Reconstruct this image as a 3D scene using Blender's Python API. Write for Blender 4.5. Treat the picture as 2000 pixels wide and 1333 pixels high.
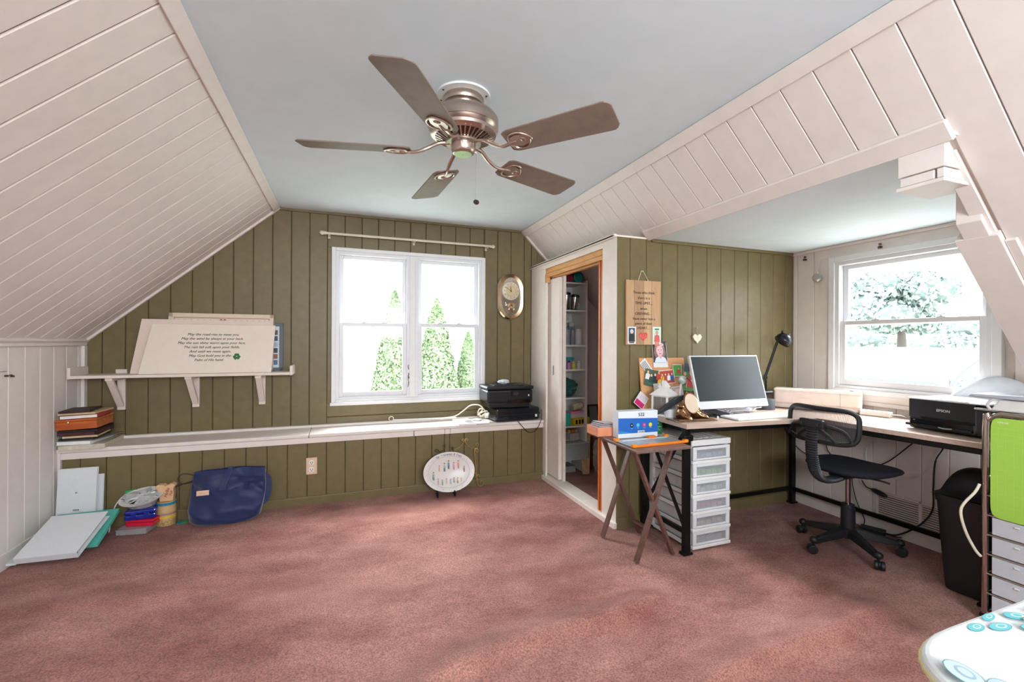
import bpy, bmesh, math, random
from mathutils import Matrix, Vector, noise
random.seed(7)
PI = math.pi
S = bpy.context.scene
for o in list(bpy.data.objects): bpy.data.objects.remove(o)
COL = S.collection

# ------------------------------------------------------------ camera, sky, light, exposure
def R_(d): return math.radians(d)
cam_d = bpy.data.cameras.new('camera'); cam = bpy.data.objects.new('camera', cam_d); COL.objects.link(cam)
cam_d.sensor_width = 36; cam_d.lens = 877/2000*36; cam_d.clip_start = .02; cam_d.clip_end = 300
cam_d.shift_y = (669-666.5)/2000
yaw, roll = R_(20.45), R_(.25)
cam.matrix_world = (Matrix.Translation((0, 0, 1.30)) @ Matrix.Rotation(-yaw, 4, 'Z') @
                    Matrix.Rotation(PI/2, 4, 'X') @ Matrix.Rotation(roll, 4, 'Z'))
S.camera = cam

w = bpy.data.worlds.new('overcast_sky'); S.world = w; w.use_nodes = True
bg = w.node_tree.nodes['Background']; bg.inputs[0].default_value = (.86, .95, 1, 1); bg.inputs[1].default_value = 4.0

def area(name, loc, rot, sx, sy, power, color=(1, 1, 1)):
    l = bpy.data.lights.new(name, 'AREA'); l.shape = 'RECTANGLE'; l.size = sx; l.size_y = sy; l.energy = power; l.color = color
    o = bpy.data.objects.new(name, l); COL.objects.link(o); o.location = loc; o.rotation_euler = rot
    return o
# added fill lamp behind the camera, then daylight through the two windows in view
area('rear_fill_light', (.55, -1.96, 1.75), (R_(112), 0, 0), 1.9, .75, 62, (.90, .965, 1))
area('daylight_back_window', (.6, 5.6, 3.9), (R_(-52), 0, 0), 2.4, 1.6, 300, (.97, .99, 1))
area('daylight_dormer_window', (5.2, 1.9, 3.6), (R_(52), 0, R_(90)), 1.8, 1.6, 480, (.97, .99, 1))

vs = S.view_settings
S.display_settings.display_device = 'sRGB'
vs.view_transform = 'Standard'; vs.look = 'None'; vs.gamma = 1; vs.exposure = 1.06; vs.use_curve_mapping = False

# ------------------------------------------------------------ helpers
def lin(h):
    if isinstance(h, tuple): return h
    h = h.lstrip('#'); c = [int(h[i:i+2], 16)/255 for i in (0, 2, 4)]
    return tuple(v/12.92 if v <= .04045 else ((v+.055)/1.055)**2.4 for v in c)

MC = {}
def mat(hex, rough=.5, metal=0, var=.05, bump=0, scale=25, stretch=(1, 1, 1), hex2=None, trans=0, alpha=1, coat=0, dist=.002, ior=1.45, sheen=0):
    key = (hex, rough, metal, var, bump, scale, stretch, hex2, trans, alpha, coat, dist, sheen)
    if key in MC: return MC[key]
    m = bpy.data.materials.new('surface_%d' % len(MC)); m.use_nodes = True
    n = m.node_tree.nodes; l = m.node_tree.links; b = n['Principled BSDF']
    tc = n.new('ShaderNodeTexCoord'); mp = n.new('ShaderNodeMapping'); mp.inputs['Scale'].default_value = stretch
    nz = n.new('ShaderNodeTexNoise'); nz.inputs['Scale'].default_value = scale; nz.inputs['Detail'].default_value = 4
    l.new(tc.outputs['Object'], mp.inputs[0]); l.new(mp.outputs[0], nz.inputs['Vector'])
    r = n.new('ShaderNodeValToRGB'); l.new(nz.outputs['Fac'], r.inputs[0])
    c = lin(hex); r.color_ramp.elements[0].position = .3; r.color_ramp.elements[1].position = .7
    if hex2: c1, c2 = c, lin(hex2)
    else: c1 = tuple(v*(1-var) for v in c); c2 = tuple(min(1, v*(1+var)) for v in c)
    r.color_ramp.elements[0].color = c1+(1,); r.color_ramp.elements[1].color = c2+(1,)
    l.new(r.outputs[0], b.inputs['Base Color'])
    b.inputs['Roughness'].default_value = rough; b.inputs['Metallic'].default_value = metal; b.inputs['IOR'].default_value = ior
    b.inputs['Transmission Weight'].default_value = trans; b.inputs['Alpha'].default_value = alpha
    b.inputs['Coat Weight'].default_value = coat
    if sheen: b.inputs['Sheen Weight'].default_value = sheen
    if bump:
        bp = n.new('ShaderNodeBump'); bp.inputs['Strength'].default_value = bump; bp.inputs['Distance'].default_value = dist
        l.new(nz.outputs['Fac'], bp.inputs['Height']); l.new(bp.outputs[0], b.inputs['Normal'])
    MC[key] = m
    return m

def print_mat():
    if 'print' in MC: return MC['print']
    m = bpy.data.materials.new('printed_ink'); m.use_nodes = True; n = m.node_tree.nodes; l = m.node_tree.links
    a = n.new('ShaderNodeVertexColor'); a.layer_name = 'Col'; b = n['Principled BSDF']
    l.new(a.outputs[0], b.inputs['Base Color']); b.inputs['Roughness'].default_value = .45; MC['print'] = m
    return m

def glass_mat(tint=(1, 1, 1), refl=.012):
    k = ('glass', tint, refl)
    if k in MC: return MC[k]
    m = bpy.data.materials.new('clear_glass'); m.use_nodes = True; n = m.node_tree.nodes; l = m.node_tree.links
    n.remove(n['Principled BSDF']); t = n.new('ShaderNodeBsdfTransparent'); t.inputs[0].default_value = tint+(1,)
    g = n.new('ShaderNodeBsdfGlossy'); g.inputs['Roughness'].default_value = .03; x = n.new('ShaderNodeMixShader'); x.inputs[0].default_value = refl
    l.new(t.outputs[0], x.inputs[1]); l.new(g.outputs[0], x.inputs[2]); l.new(x.outputs[0], n['Material Output'].inputs[0]); MC[k] = m
    return m

I4 = Matrix.Identity(4)
WM = {}
def W(o): return WM.get(o.name, I4) if o is not None else I4
def T(x, y, z): return Matrix.Translation((x, y, z))
def RX(d): return Matrix.Rotation(R_(d), 4, 'X')
def RY(d): return Matrix.Rotation(R_(d), 4, 'Y')
def RZ(d): return Matrix.Rotation(R_(d), 4, 'Z')
def face_y(x, y, z): return T(x, y, z) @ RX(90)            # local x right, y up, z towards -Y
def face_x(x, y, z): return T(x, y, z) @ RZ(-90) @ RX(90)  # wall seen looking along +X
def basis(o, x, y):
    x = Vector(x).normalized(); y = Vector(y); z = x.cross(y).normalized(); y = z.cross(x)
    return Matrix(((x.x, y.x, z.x, o[0]), (x.y, y.y, z.y, o[1]), (x.z, y.z, z.z, o[2]), (0, 0, 0, 1)))

class MB:
    def __init__(s, M=None): s.M = M or I4; s.v = []; s.f = []; s.m = []; s.s = []
    def add(s, vs, fs, mi=0, sm=False):
        b = len(s.v); s.v += [s.M @ Vector(p) for p in vs]
        for f in fs: s.f.append([i+b for i in f]); s.m.append(mi); s.s.append(sm)
        return s
    def box(s, x0, x1, y0, y1, z0, z1, mi=0):
        return s.add([(x0, y0, z0), (x1, y0, z0), (x1, y1, z0), (x0, y1, z0), (x0, y0, z1), (x1, y0, z1), (x1, y1, z1), (x0, y1, z1)],
                     [(0, 3, 2, 1), (4, 5, 6, 7), (0, 1, 5, 4), (1, 2, 6, 5), (2, 3, 7, 6), (3, 0, 4, 7)], mi)
    def cbox(s, c, d, mi=0):
        return s.box(c[0]-d[0]/2, c[0]+d[0]/2, c[1]-d[1]/2, c[1]+d[1]/2, c[2]-d[2]/2, c[2]+d[2]/2, mi)
    def hexa(s, p, mi=0):   # 4 bottom, 4 top corners
        return s.add(p, [(0, 3, 2, 1), (4, 5, 6, 7), (0, 1, 5, 4), (1, 2, 6, 5), (2, 3, 7, 6), (3, 0, 4, 7)], mi)
    def bar(s, a, b, w, h, up=(0, 0, 1), mi=0):
        a = Vector(a); b = Vector(b); d = (b-a).normalized(); u = Vector(up); r = d.cross(u).normalized(); u = r.cross(d)
        P = [p+r*i*w/2+u*j*h/2 for p in (a, b) for i, j in ((-1, -1), (1, -1), (1, 1), (-1, 1))]
        return s.add(P, [(0, 3, 2, 1), (4, 5, 6, 7), (0, 1, 5, 4), (1, 2, 6, 5), (2, 3, 7, 6), (3, 0, 4, 7)], mi)
    def prism(s, poly, a, b, ax='z', mi=0):
        n = len(poly)
        f = {'z': lambda p, t: (p[0], p[1], t), 'y': lambda p, t: (p[0], t, p[1]), 'x': lambda p, t: (t, p[0], p[1])}[ax]
        ar = sum(poly[i][0]*poly[(i+1) % n][1]-poly[(i+1) % n][0]*poly[i][1] for i in range(n))
        if ar < 0: poly = poly[::-1]
        if ax == 'y': poly = poly[::-1]
        vs = [f(p, a) for p in poly]+[f(p, b) for p in poly]
        fs = [list(range(n))[::-1], list(range(n, 2*n))]+[(i, (i+1) % n, n+(i+1) % n, n+i) for i in range(n)]
        if a > b: fs = [list(q)[::-1] for q in fs]
        return s.add(vs, fs, mi)
    def lathe(s, prof, seg=32, mi=0, M=None, sx=1, sy=1, sm=True):
        vs = []; fs = []; n = len(prof); M = M or I4
        for i in range(seg):
            a = 2*PI*i/seg
            for r, z in prof: vs.append(M @ Vector((r*math.cos(a)*sx, r*math.sin(a)*sy, z)))
        for i in range(seg):
            j = (i+1) % seg
            for k in range(n-1): fs.append((i*n+k, j*n+k, j*n+k+1, i*n+k+1))
        if prof[0][0] > 1e-6: fs.append([i*n for i in range(seg)][::-1])
        if prof[-1][0] > 1e-6: fs.append([i*n+n-1 for i in range(seg)])
        return s.add(vs, fs, mi, sm)
    def cyl(s, a, b, r, seg=16, mi=0, r2=None):
        a = Vector(a); b = Vector(b); d = b-a; q = d.to_track_quat('Z', 'Y').to_matrix().to_4x4()
        return s.lathe([(r, 0), (r if r2 is None else r2, d.length)], seg, mi, Matrix.Translation(a) @ q)
    def ell(s, c, r, seg=16, rg=10, mi=0, M=None):
        pr = [(max(math.sin(PI*k/rg), 0), -math.cos(PI*k/rg)) for k in range(rg+1)]
        pr[0] = (0, -1); pr[-1] = (0, 1)
        A = T(*c) @ (M or I4) @ Matrix.Diagonal((r[0], r[1], r[2], 1))
        return s.lathe(pr, seg, mi, A)
    def tube(s, pts, r, seg=8, mi=0, closed=False, smooth=0):
        P = [Vector(p) for p in pts]
        if smooth:
            Q = []; n = len(P); rng = n if closed else n-1
            for i in range(rng):
                p0 = P[(i-1) % n] if closed or i > 0 else P[i]; p1 = P[i]; p2 = P[(i+1) % n]; p3 = P[(i+2) % n] if closed or i+2 < n else p2
                for k in range(smooth):
                    t = k/smooth
                    Q.append(.5*((2*p1)+(p2-p0)*t+(2*p0-5*p1+4*p2-p3)*t*t+(3*p1-p0-3*p2+p3)*t**3))
            if not closed: Q.append(P[-1])
            P = Q
        n = len(P); vs = []; fs = []; pn = None
        for i in range(n):
            d = (P[(i+1) % n]-P[i-1]) if closed else (P[min(i+1, n-1)]-P[max(i-1, 0)])
            if d.length < 1e-9: d = Vector((0, 0, 1))
            d.normalize()
            if pn is None: u = d.orthogonal().normalized()
            else:
                u = pn-d*pn.dot(d); u = u.normalized() if u.length > 1e-6 else d.orthogonal().normalized()
            pn = u; v = d.cross(u); rr = r[i*len(r)//n] if isinstance(r, (list, tuple)) else r
            for k in range(seg):
                a = 2*PI*k/seg; vs.append(P[i]+(u*math.cos(a)+v*math.sin(a))*rr)
        for i in range(n if closed else n-1):
            j = (i+1) % n
            for k in range(seg): fs.append((i*seg+k, i*seg+(k+1) % seg, j*seg+(k+1) % seg, j*seg+k))
        if not closed: fs += [list(range(seg))[::-1], list(range((n-1)*seg, n*seg))]
        return s.add(vs, fs, mi, True)
    def grid(s, fn, nu, nv, mi=0, closeu=False, thick=0):
        vs = [fn(i/(nu-1 if not closeu else nu), j/(nv-1)) for i in range(nu) for j in range(nv)]; fs = []
        for i in range(nu if closeu else nu-1):
            for j in range(nv-1):
                a = i*nv+j; b = ((i+1) % nu)*nv+j; fs.append((a, b, b+1, a+1))
        return s.add(vs, fs, mi, True)
    def build(s, name, mats, parent=None, bevel=0, seg=2, kind=None, label=None, sub=0, solid=0):
        me = bpy.data.meshes.new(name); inv = W(parent).inverted()
        me.from_pydata([inv @ p for p in s.v], [], s.f)
        if not isinstance(mats, (list, tuple)): mats = [mats]
        for m in mats: me.materials.append(m)
        me.polygons.foreach_set('material_index', s.m); me.polygons.foreach_set('use_smooth', s.s)
        me.update()
        if any(s.s): me.set_sharp_from_angle(angle=R_(40))
        o = bpy.data.objects.new(name, me); COL.objects.link(o)
        if parent is not None: o.parent = parent
        WM[o.name] = W(parent)
        if solid:
            md = o.modifiers.new('solid', 'SOLIDIFY'); md.thickness = solid; md.offset = 0
        if sub:
            md = o.modifiers.new('sub', 'SUBSURF'); md.levels = sub; md.render_levels = sub
        if bevel:
            md = o.modifiers.new('bevel', 'BEVEL'); md.width = bevel; md.segments = seg; md.limit_method = 'ANGLE'; md.angle_limit = R_(40)
        if kind: o['kind'] = kind
        if label: o['label'] = label
        return o

def tag(o, label, cat, group=None):
    o['label'] = label; o['category'] = cat
    if group: o['group'] = group
    return o
def thing(name, label, cat, loc=(0, 0, 0), rz=0, group=None, M=None):
    o = bpy.data.objects.new(name, None); COL.objects.link(o); o.empty_display_size = .05
    m = M if M is not None else T(*loc) @ RZ(rz)
    o.matrix_world = m; WM[o.name] = m.copy(); tag(o, label, cat, group)
    return o
def struct(name, M=None):
    o = bpy.data.objects.new(name, None); COL.objects.link(o); o['kind'] = 'structure'; WM[o.name] = I4
    return o
def copy_tree(o, M=None, label=None, parent=None):
    c = o.copy(); COL.objects.link(c)
    if parent: c.parent = parent
    if M is not None: c.matrix_world = M; WM[c.name] = M.copy()
    if label: c['label'] = label
    for ch in list(o.children): copy_tree(ch, parent=c)
    return c

def text_geo(body, size, shear=0, spacing=1, extrude=0, align='CENTER'):
    cu = bpy.data.curves.new('lettering', 'FONT'); cu.body = body; cu.size = size; cu.shear = shear; cu.space_character = spacing
    cu.align_x = align; cu.align_y = 'CENTER'; cu.extrude = extrude; cu.resolution_u = 3
    ob = bpy.data.objects.new('lettering', cu); COL.objects.link(ob)
    bpy.context.view_layer.update()
    me = ob.evaluated_get(bpy.context.evaluated_depsgraph_get()).to_mesh()
    vs = [v.co.copy() for v in me.vertices]; fs = [list(p.vertices) for p in me.polygons]
    ob.to_mesh_clear(); bpy.data.objects.remove(ob); bpy.data.curves.remove(cu)
    return vs, fs
def text(M, lines, mt, parent, name='lettering', label=None, bold=0):
    """lines: (string, x, y, size, shear)"""
    b = MB(M)
    for (t, x, y, sz, sh) in lines:
        vs, fs = text_geo(t, sz, sh)
        for dx in ((0,) if not bold else (0, bold)):
            b.add([(p.x+x+dx, p.y+y, .0006+dx*.05) for p in vs], fs)
    return b.build(name, mt, parent, label=label)

class Print:
    """flat coloured print made of small shapes in the local XY plane"""
    def __init__(s, M): s.M = M; s.v = []; s.f = []; s.c = []; s.k = 0
    def poly(s, pts, hex):
        s.k += 1; b = len(s.v); z = .0003*s.k+.0002
        s.v += [s.M @ Vector((p[0], p[1], z)) for p in pts]
        n = len(pts); ar = sum(pts[i][0]*pts[(i+1) % n][1]-pts[(i+1) % n][0]*pts[i][1] for i in range(n))
        idx = list(range(b, b+n)); s.f.append(idx if ar > 0 else idx[::-1]); s.c.append(lin(hex)); return s
    def rect(s, x0, y0, x1, y1, hex): return s.poly([(x0, y0), (x1, y0), (x1, y1), (x0, y1)], hex)
    def ell(s, x, y, rx, ry, hex, rot=0, n=14):
        c, d = math.cos(R_(rot)), math.sin(R_(rot))
        return s.poly([(x+rx*math.cos(2*PI*i/n)*c-ry*math.sin(2*PI*i/n)*d, y+rx*math.cos(2*PI*i/n)*d+ry*math.sin(2*PI*i/n)*c) for i in range(n)], hex)
    def heart(s, x, y, r, hex):
        P = []
        for i in range(20):
            t = 2*PI*i/20; P.append((x+r*math.sin(t)**3, y+r/16*(13*math.cos(t)-5*math.cos(2*t)-2*math.cos(3*t)-math.cos(4*t))))
        return s.poly(P, hex)
    def build(s, name, parent, label=None):
        me = bpy.data.meshes.new(name); inv = W(parent).inverted(); me.from_pydata([inv @ p for p in s.v], [], s.f)
        ca = me.color_attributes.new('Col', 'FLOAT_COLOR', 'CORNER'); i = 0
        for f, c in zip(s.f, s.c):
            for _ in f: ca.data[i].color = c+(1,); i += 1
        me.materials.append(print_mat()); o = bpy.data.objects.new(name, me); COL.objects.link(o)
        if parent is not None: o.parent = parent
        WM[o.name] = W(parent)
        if label: o['label'] = label
        return o

def clip(poly, a, b, c):     # keep a*x+b*y <= c
    out = []; n = len(poly)
    for i in range(n):
        p, q = poly[i], poly[(i+1) % n]; dp = a*p[0]+b*p[1]-c; dq = a*q[0]+b*q[1]-c
        if dp <= 0: out.append(p)
        if dp*dq < 0:
            t = dp/(dp-dq); out.append((p[0]+t*(q[0]-p[0]), p[1]+t*(q[1]-p[1])))
    return out

# ------------------------------------------------------------ materials used by the room
M_PINK = mat('#E2D9D3', .45, var=.03, bump=.25, scale=14, stretch=(1, 1, 1), dist=.003)
M_PINKG = mat('#CFC1B8', .5, var=.05, bump=.3, scale=40)
M_OLIVE = mat('#716443', .42, var=.07, bump=.3, scale=18, dist=.003)
M_OLIVEG = mat('#52452F', .6, var=.15, scale=60)
M_CEIL = mat('#DCE8EE', .8, var=.02, bump=.15, scale=8)
M_WHITE = mat('#E2E2E2', .4, var=.02)
M_VINYL = mat('#DCDDE0', .35, var=.02)
M_DRY = mat('#DEDBD6', .8, var=.03)
M_BLACK = mat('#121214', .35, var=.1)
M_BLACKM = mat('#1A1A1C', .5, var=.1, bump=.1, scale=200)
M_METALB = mat('#0E0E10', .35, .3, var=.1)

def board_set(parent, name, polys, mt, ax, a, b, bevel=.0035):
    for p in polys:
        if len(p) >= 3: MB().prism(p, a, b, ax).build(name, mt, parent, bevel=bevel, seg=1)

XC0, XC1, ZC = -.52, 1.68, 2.43
LA = (2.43-1.29)/1.295
XL, XR, YB = -1.815, 1.79, 4.24

# ------------------------------------------------------------ floor with carpet
def carpet_mat():
    m = bpy.data.materials.new('carpet_pile'); m.use_nodes = True; n = m.node_tree.nodes; l = m.node_tree.links; b = n['Principled BSDF']
    tc = n.new('ShaderNodeTexCoord')
    def nz(sc, det=3, st=None, rough=.5):
        t = n.new('ShaderNodeTexNoise'); t.inputs['Scale'].default_value = sc; t.inputs['Detail'].default_value = det; t.inputs['Roughness'].default_value = rough
        if st:
            mp = n.new('ShaderNodeMapping'); mp.inputs['Scale'].default_value = st; mp.inputs['Rotation'].default_value = (0, 0, .5); l.new(tc.outputs['Object'], mp.inputs[0]); l.new(mp.outputs[0], t.inputs['Vector'])
        else: l.new(tc.outputs['Object'], t.inputs['Vector'])
        return t
    a = nz(.9, 5, (1, 1.7, 1), .62); c = nz(150, 2, None, .6); d = nz(4.5, 4, (1, 1.6, 1), .6)
    r = n.new('ShaderNodeValToRGB'); r.color_ramp.elements[0].position = .39; r.color_ramp.elements[0].color = lin('#8A5850')+(1,)
    r.color_ramp.elements[1].position = .59; r.color_ramp.elements[1].color = lin('#B18075')+(1,)
    l.new(a.outputs['Fac'], r.inputs[0])
    r2 = n.new('ShaderNodeValToRGB'); r2.color_ramp.elements[0].position = .32; r2.color_ramp.elements[0].color = (.58, .56, .56, 1)
    r2.color_ramp.elements[1].position = .68; r2.color_ramp.elements[1].color = (1.3, 1.32, 1.32, 1); l.new(c.outputs['Fac'], r2.inputs[0])
    r3 = n.new('ShaderNodeValToRGB'); r3.color_ramp.elements[0].position = .38; r3.color_ramp.elements[0].color = (.90, .88, .88, 1)
    r3.color_ramp.elements[1].position = .6; r3.color_ramp.elements[1].color = (1.06, 1.06, 1.06, 1); l.new(d.outputs['Fac'], r3.inputs[0])
    def mul(x, y):
        q = n.new('ShaderNodeMix'); q.data_type = 'RGBA'; q.blend_type = 'MULTIPLY'; q.inputs[0].default_value = 1
        l.new(x, q.inputs[6]); l.new(y, q.inputs[7]); return q.outputs[2]
    l.new(mul(mul(r.outputs[0], r2.outputs[0]), r3.outputs[0]), b.inputs['Base Color'])
    b.inputs['Roughness'].default_value = .95; b.inputs['Specular IOR Level'].default_value = .1; b.inputs['Sheen Weight'].default_value = .1
    bp = n.new('ShaderNodeBump'); bp.inputs['Strength'].default_value = .8; bp.inputs['Distance'].default_value = .006
    l.new(c.outputs['Fac'], bp.inputs['Height']); l.new(bp.outputs[0], b.inputs['Normal'])
    return m
M_CARPET = carpet_mat()
def seglen(p, pts):
    best = 9; bs = 0
    for (x0, y0), (x1, y1) in zip(pts, pts[1:]):
        dx, dy = x1-x0, y1-y0; t = max(0, min(1, ((p[0]-x0)*dx+(p[1]-y0)*dy)/(dx*dx+dy*dy)))
        qx, qy = x0+t*dx, y0+t*dy; d = math.hypot(p[0]-qx, p[1]-qy)
        if d < best: best = d; bs = 1 if p[1] > qy else -1
    return best*bs
RID = [([(.1, 1.60), (.39, 1.71), (.57, 1.75), (.81, 1.785), (.97, 1.80), (1.18, 1.80), (1.55, 1.86)], .050),
       ([(1.15, 1.26), (1.32, 1.33), (1.58, 1.36), (1.81, 1.37), (2.12, 1.37), (2.5, 1.42)], .050),
       ([(-1.7, 2.9), (-1.2, 2.82), (-.8, 2.76)], .014)]
def fl_z(x, y):
    z = .004*noise.noise(Vector((x*1.3, y*1.8, 0)))-.004
    for pts, h in RID:
        if pts[0][0]-.2 < x < pts[-1][0]+.2 and min(p[1] for p in pts)-.25 < y < max(p[1] for p in pts)+.35:
            d = seglen((x, y), pts); wd = .035 if d < 0 else .12
            fade = min(1, max(0, min(x-pts[0][0]+.1, pts[-1][0]+.1-x)/.25))
            z += h*math.exp(-(d/wd)**2)*fade
    return z
b = MB(); nx, ny = 268, 340; x0, y0, x1, y1 = -1.83, -2.0, 3.52, 4.26
b.add([(x0+(x1-x0)*i/(nx-1), y0+(y1-y0)*j/(ny-1), fl_z(x0+(x1-x0)*i/(nx-1), y0+(y1-y0)*j/(ny-1))) for i in range(nx) for j in range(ny)],
      [(i*ny+j, (i+1)*ny+j, (i+1)*ny+j+1, i*ny+j+1) for i in range(nx-1) for j in range(ny-1)], 0, True)
b.box(x0, x1, y0, y1, -.12, -.03)
fl = b.build('floor', M_CARPET); fl['kind'] = 'structure'

# ------------------------------------------------------------ ceiling slabs
b = MB(); b.box(XC0-.06, XC1+.06, -2.05, 4.37, ZC, ZC+.08); c_ = b.build('ceiling', M_CEIL); c_['kind'] = 'structure'
b = MB(); b.box(2.045, 3.62, .95, 2.80, 2.05, 2.12); c_ = b.build('ceiling_dormer', M_CEIL); c_['kind'] = 'structure'

# ------------------------------------------------------------ back gable wall
wb = struct('wall_back')
WX0, WX1, WZ0, WZ1 = -.108, 1.292, .757, 2.128
b = MB()
for q in ((-2.1, WX0, -.1, 2.6), (WX1, XR+.02, -.1, 2.6), (WX0, WX1, -.1, WZ0), (WX0, WX1, WZ1, 2.6)): b.box(q[0], q[1], 4.252, 4.37, q[2], q[3])
b.build('backing', M_OLIVEG, wb)
def top_clip(p):
    p = clip(p, 0, 1, ZC); p = clip(p, -LA, 1, ZC-LA*XC0); p = clip(p, 1, 1, XC1+ZC); return p
seams = [-1.815]+[-.142+.1425*k for k in range(-11, 14)]+[1.79]
for xa, xb in zip(seams, seams[1:]):
    if xb-xa < .01: continue
    xa += .002; xb -= .002
    if xb < WX0 or xa > WX1+.1: rs = [(xa, xb, .56, 2.5)]
    elif xa > WX1-.02 or xb > WX1+.05 and False: rs = [(max(xa, WX1), xb, .56, 2.5)]
    else: rs = [(max(xa, -.14), xb, WZ1, 2.5)]
    for (p, q, r, s_) in rs:
        pol = top_clip([(p, r), (q, r), (q, s_), (p, s_)])
        if len(pol) > 2: MB().prism(pol, 4.24, 4.25, 'y').build('board', M_OLIVE, wb, bevel=.004, seg=1)
MB().box(WX0-.035, WX1-.002, 4.24, 4.25, .64, WZ0).build('board', M_OLIVE, wb, bevel=.003, seg=1)
MB().box(WX0-.035, WX1+.131, 4.24, 4.25, .56, .636).build('board', M_OLIVE, wb, bevel=.003, seg=1)
MB().box(WX0-.032, WX0, 4.24, 4.25, WZ0, WZ1).build('board', M_OLIVE, wb, bevel=.002, seg=1)
for xa, xb in ((1.792, 1.852), (1.855, 1.995), (1.998, 2.10)):
    pol = top_clip([(xa, 2.059), (xb, 2.059), (xb, 2.5), (xa, 2.5)])
    if len(pol) > 2: MB().prism(pol, 4.24, 4.25, 'y').build('board', M_OLIVE, wb, bevel=.003, seg=1)
MB().box(XC0, XC1, 4.222, 4.24, ZC-.022, ZC).build('crown_strip', M_OLIVE, wb, bevel=.004)

# slope trims and slopes
def slope_slab(name, side, spans, board_y, zt, zb, trimlen=.062):
    """side -1 left, +1 right; boards run down the slope"""
    pass
sl = struct('wall_slope_left')
uL = Vector((-1, 0, -LA)).normalized(); LEN_L = math.hypot(1.295, 1.14)
ML = basis((XC0, 0, ZC), uL, (0, -1, 0))      # x down slope, y = -Y, z = x cross y
if (ML @ Vector((0, 0, 1))-ML @ Vector((0, 0, 0))).z > 0: ML = basis((XC0, 0, ZC), uL, (0, 1, 0))
sgL = 1 if (ML @ Vector((0, 1, 0))-ML @ Vector((0, 0, 0))).y > 0 else -1
def yr(sg, a, b_): return (a, b_) if sg > 0 else (-b_, -a)
ya, yb = yr(sgL, -2.05, 4.37)
MB(ML).box(-.05, LEN_L+.1, ya, yb, -.09, -.010).build('backing', M_PINKG, sl)
k0 = 1.762-.1465*25
ys = [k0+.1465*k for k in range(60) if k0+.1465*k < 4.2]+[4.24]
for p, q in zip(ys, ys[1:]):
    a, c = yr(sgL, p+.002, q-.002); MB(ML).box(.0, LEN_L, a, c, -.010, 0).build('board', M_PINK, sl, bevel=.006, seg=1)
a, c = yr(sgL, -2, 4.24)
MB(ML).box(0, .062, a, c, 0, .016).build('ridge_trim', M_PINK, sl, bevel=.003)
MB(ML).box(LEN_L-.035, LEN_L+.01, a, c, 0, .02).build('foot_trim', M_PINK, sl, bevel=.003)
a, c = yr(sgL, 4.205, 4.238)
MB(ML).box(.0, LEN_L, a, c, .0, .018).build('edge_trim', M_PINK, sl, bevel=.004)

sr = struct('wall_slope_right')
uR = Vector((1, 0, -1)).normalized()
MR = basis((XC1, 0, ZC), uR, (0, 1, 0))
if (MR @ Vector((0, 0, 1))-MR @ Vector((0, 0, 0))).z > 0: MR = basis((XC1, 0, ZC), uR, (0, -1, 0))
sgR = 1 if (MR @ Vector((0, 1, 0))-MR @ Vector((0, 0, 0))).y > 0 else -1
def srb(name, u0, u1, y0, y1, z0, z1, mt=None, bev=.003, lab=None):
    a, c = yr(sgR, y0, y1); return MB(MR).box(u0, u1, a, c, z0, z1).build(name, mt or M_PINK, sr, bevel=bev, seg=1, label=lab)
q2 = math.sqrt(2); U1 = (2.055-1.68)*q2; U2 = (2.83-1.68)*q2
srb('backing', -.05, U1+.0, 1.08, 2.72, -.10, -.010, M_PINKG, 0)
srb('backing', -.05, U1, 2.72, 4.37, -.10, -.010, M_PINKG, 0)
srb('closet_slope', U1-.06, 2.7, 2.72, 4.37, -.20, -.072, M_DRY, 0)
srb('backing', -.05, U2, -2.05, 1.00, -.10, -.010, M_PINKG, 0)
k0 = .965-.1434*21
ys = [k0+.1434*k for k in range(60) if k0+.1434*k < 4.2]+[4.24]
for p, q in zip(ys, ys[1:]):
    if q < 1.0: srb('board', 0, U2, p+.0015, q-.0015, -.010, 0)
    else: srb('board', 0, U1, p+.0015, q-.0015, -.010, 0)
srb('ridge_trim', 0, .068, -2, 4.24, 0, .018)
srb('header_trim', U1-.075, U1+.012, .955, 2.69, 0, .02, bev=.006)
srb('edge_trim', .0, .45, 4.205, 4.238, 0, .018)
srb('edge_strip', U1+.06, (2.42-1.68)*q2, .975, 1.03, -.02, .004)
srb('cheek_beam', (2.37-1.68)*q2, U2+.1, .965, 1.10, -.05, .022)
srb('cheek_strip', (2.40-1.68)*q2, U2+.1, .93, .965, -.01, .012)
M_BLK = M_PINK
MB().box(2.052, 2.25, .985, 1.135, 1.955, 2.05).build('header_block', M_PINK, sr, bevel=.003)
MB().box(2.058, 2.25, 1.02, 1.130, 1.918, 1.952).build('header_block', M_PINK, sr, bevel=.003)
MB().box(2.058, 2.25, .99, 1.012, 1.918, 1.952).build('header_block', M_PINK, sr, bevel=.002)
MB().box(2.05, 2.27, .985, 1.14, 1.900, 1.915).build('header_block', M_PINK, sr, bevel=.003)
# cheek of the dormer and the wall behind it
wc = struct('wall_dormer_side')
pol = [(2.30, 2.05), (3.6, 2.05), (3.6, -.1), (3.28, -.1), (3.28, 1.20), (2.80, 1.28), (2.30, 1.78)]
MB().prism(pol, .99, 1.07, 'y').build('cheek', M_PINK, wc, bevel=.003)
wk = struct('wall_right')
MB().box(3.28, 3.36, -2.05, .99, -.1, 1.35).build('panel', M_PINK, wk)
MB().box(2.80, 3.36, -2.05, .99, 1.25, 1.33).build('soffit', M_PINK, wk)

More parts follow.
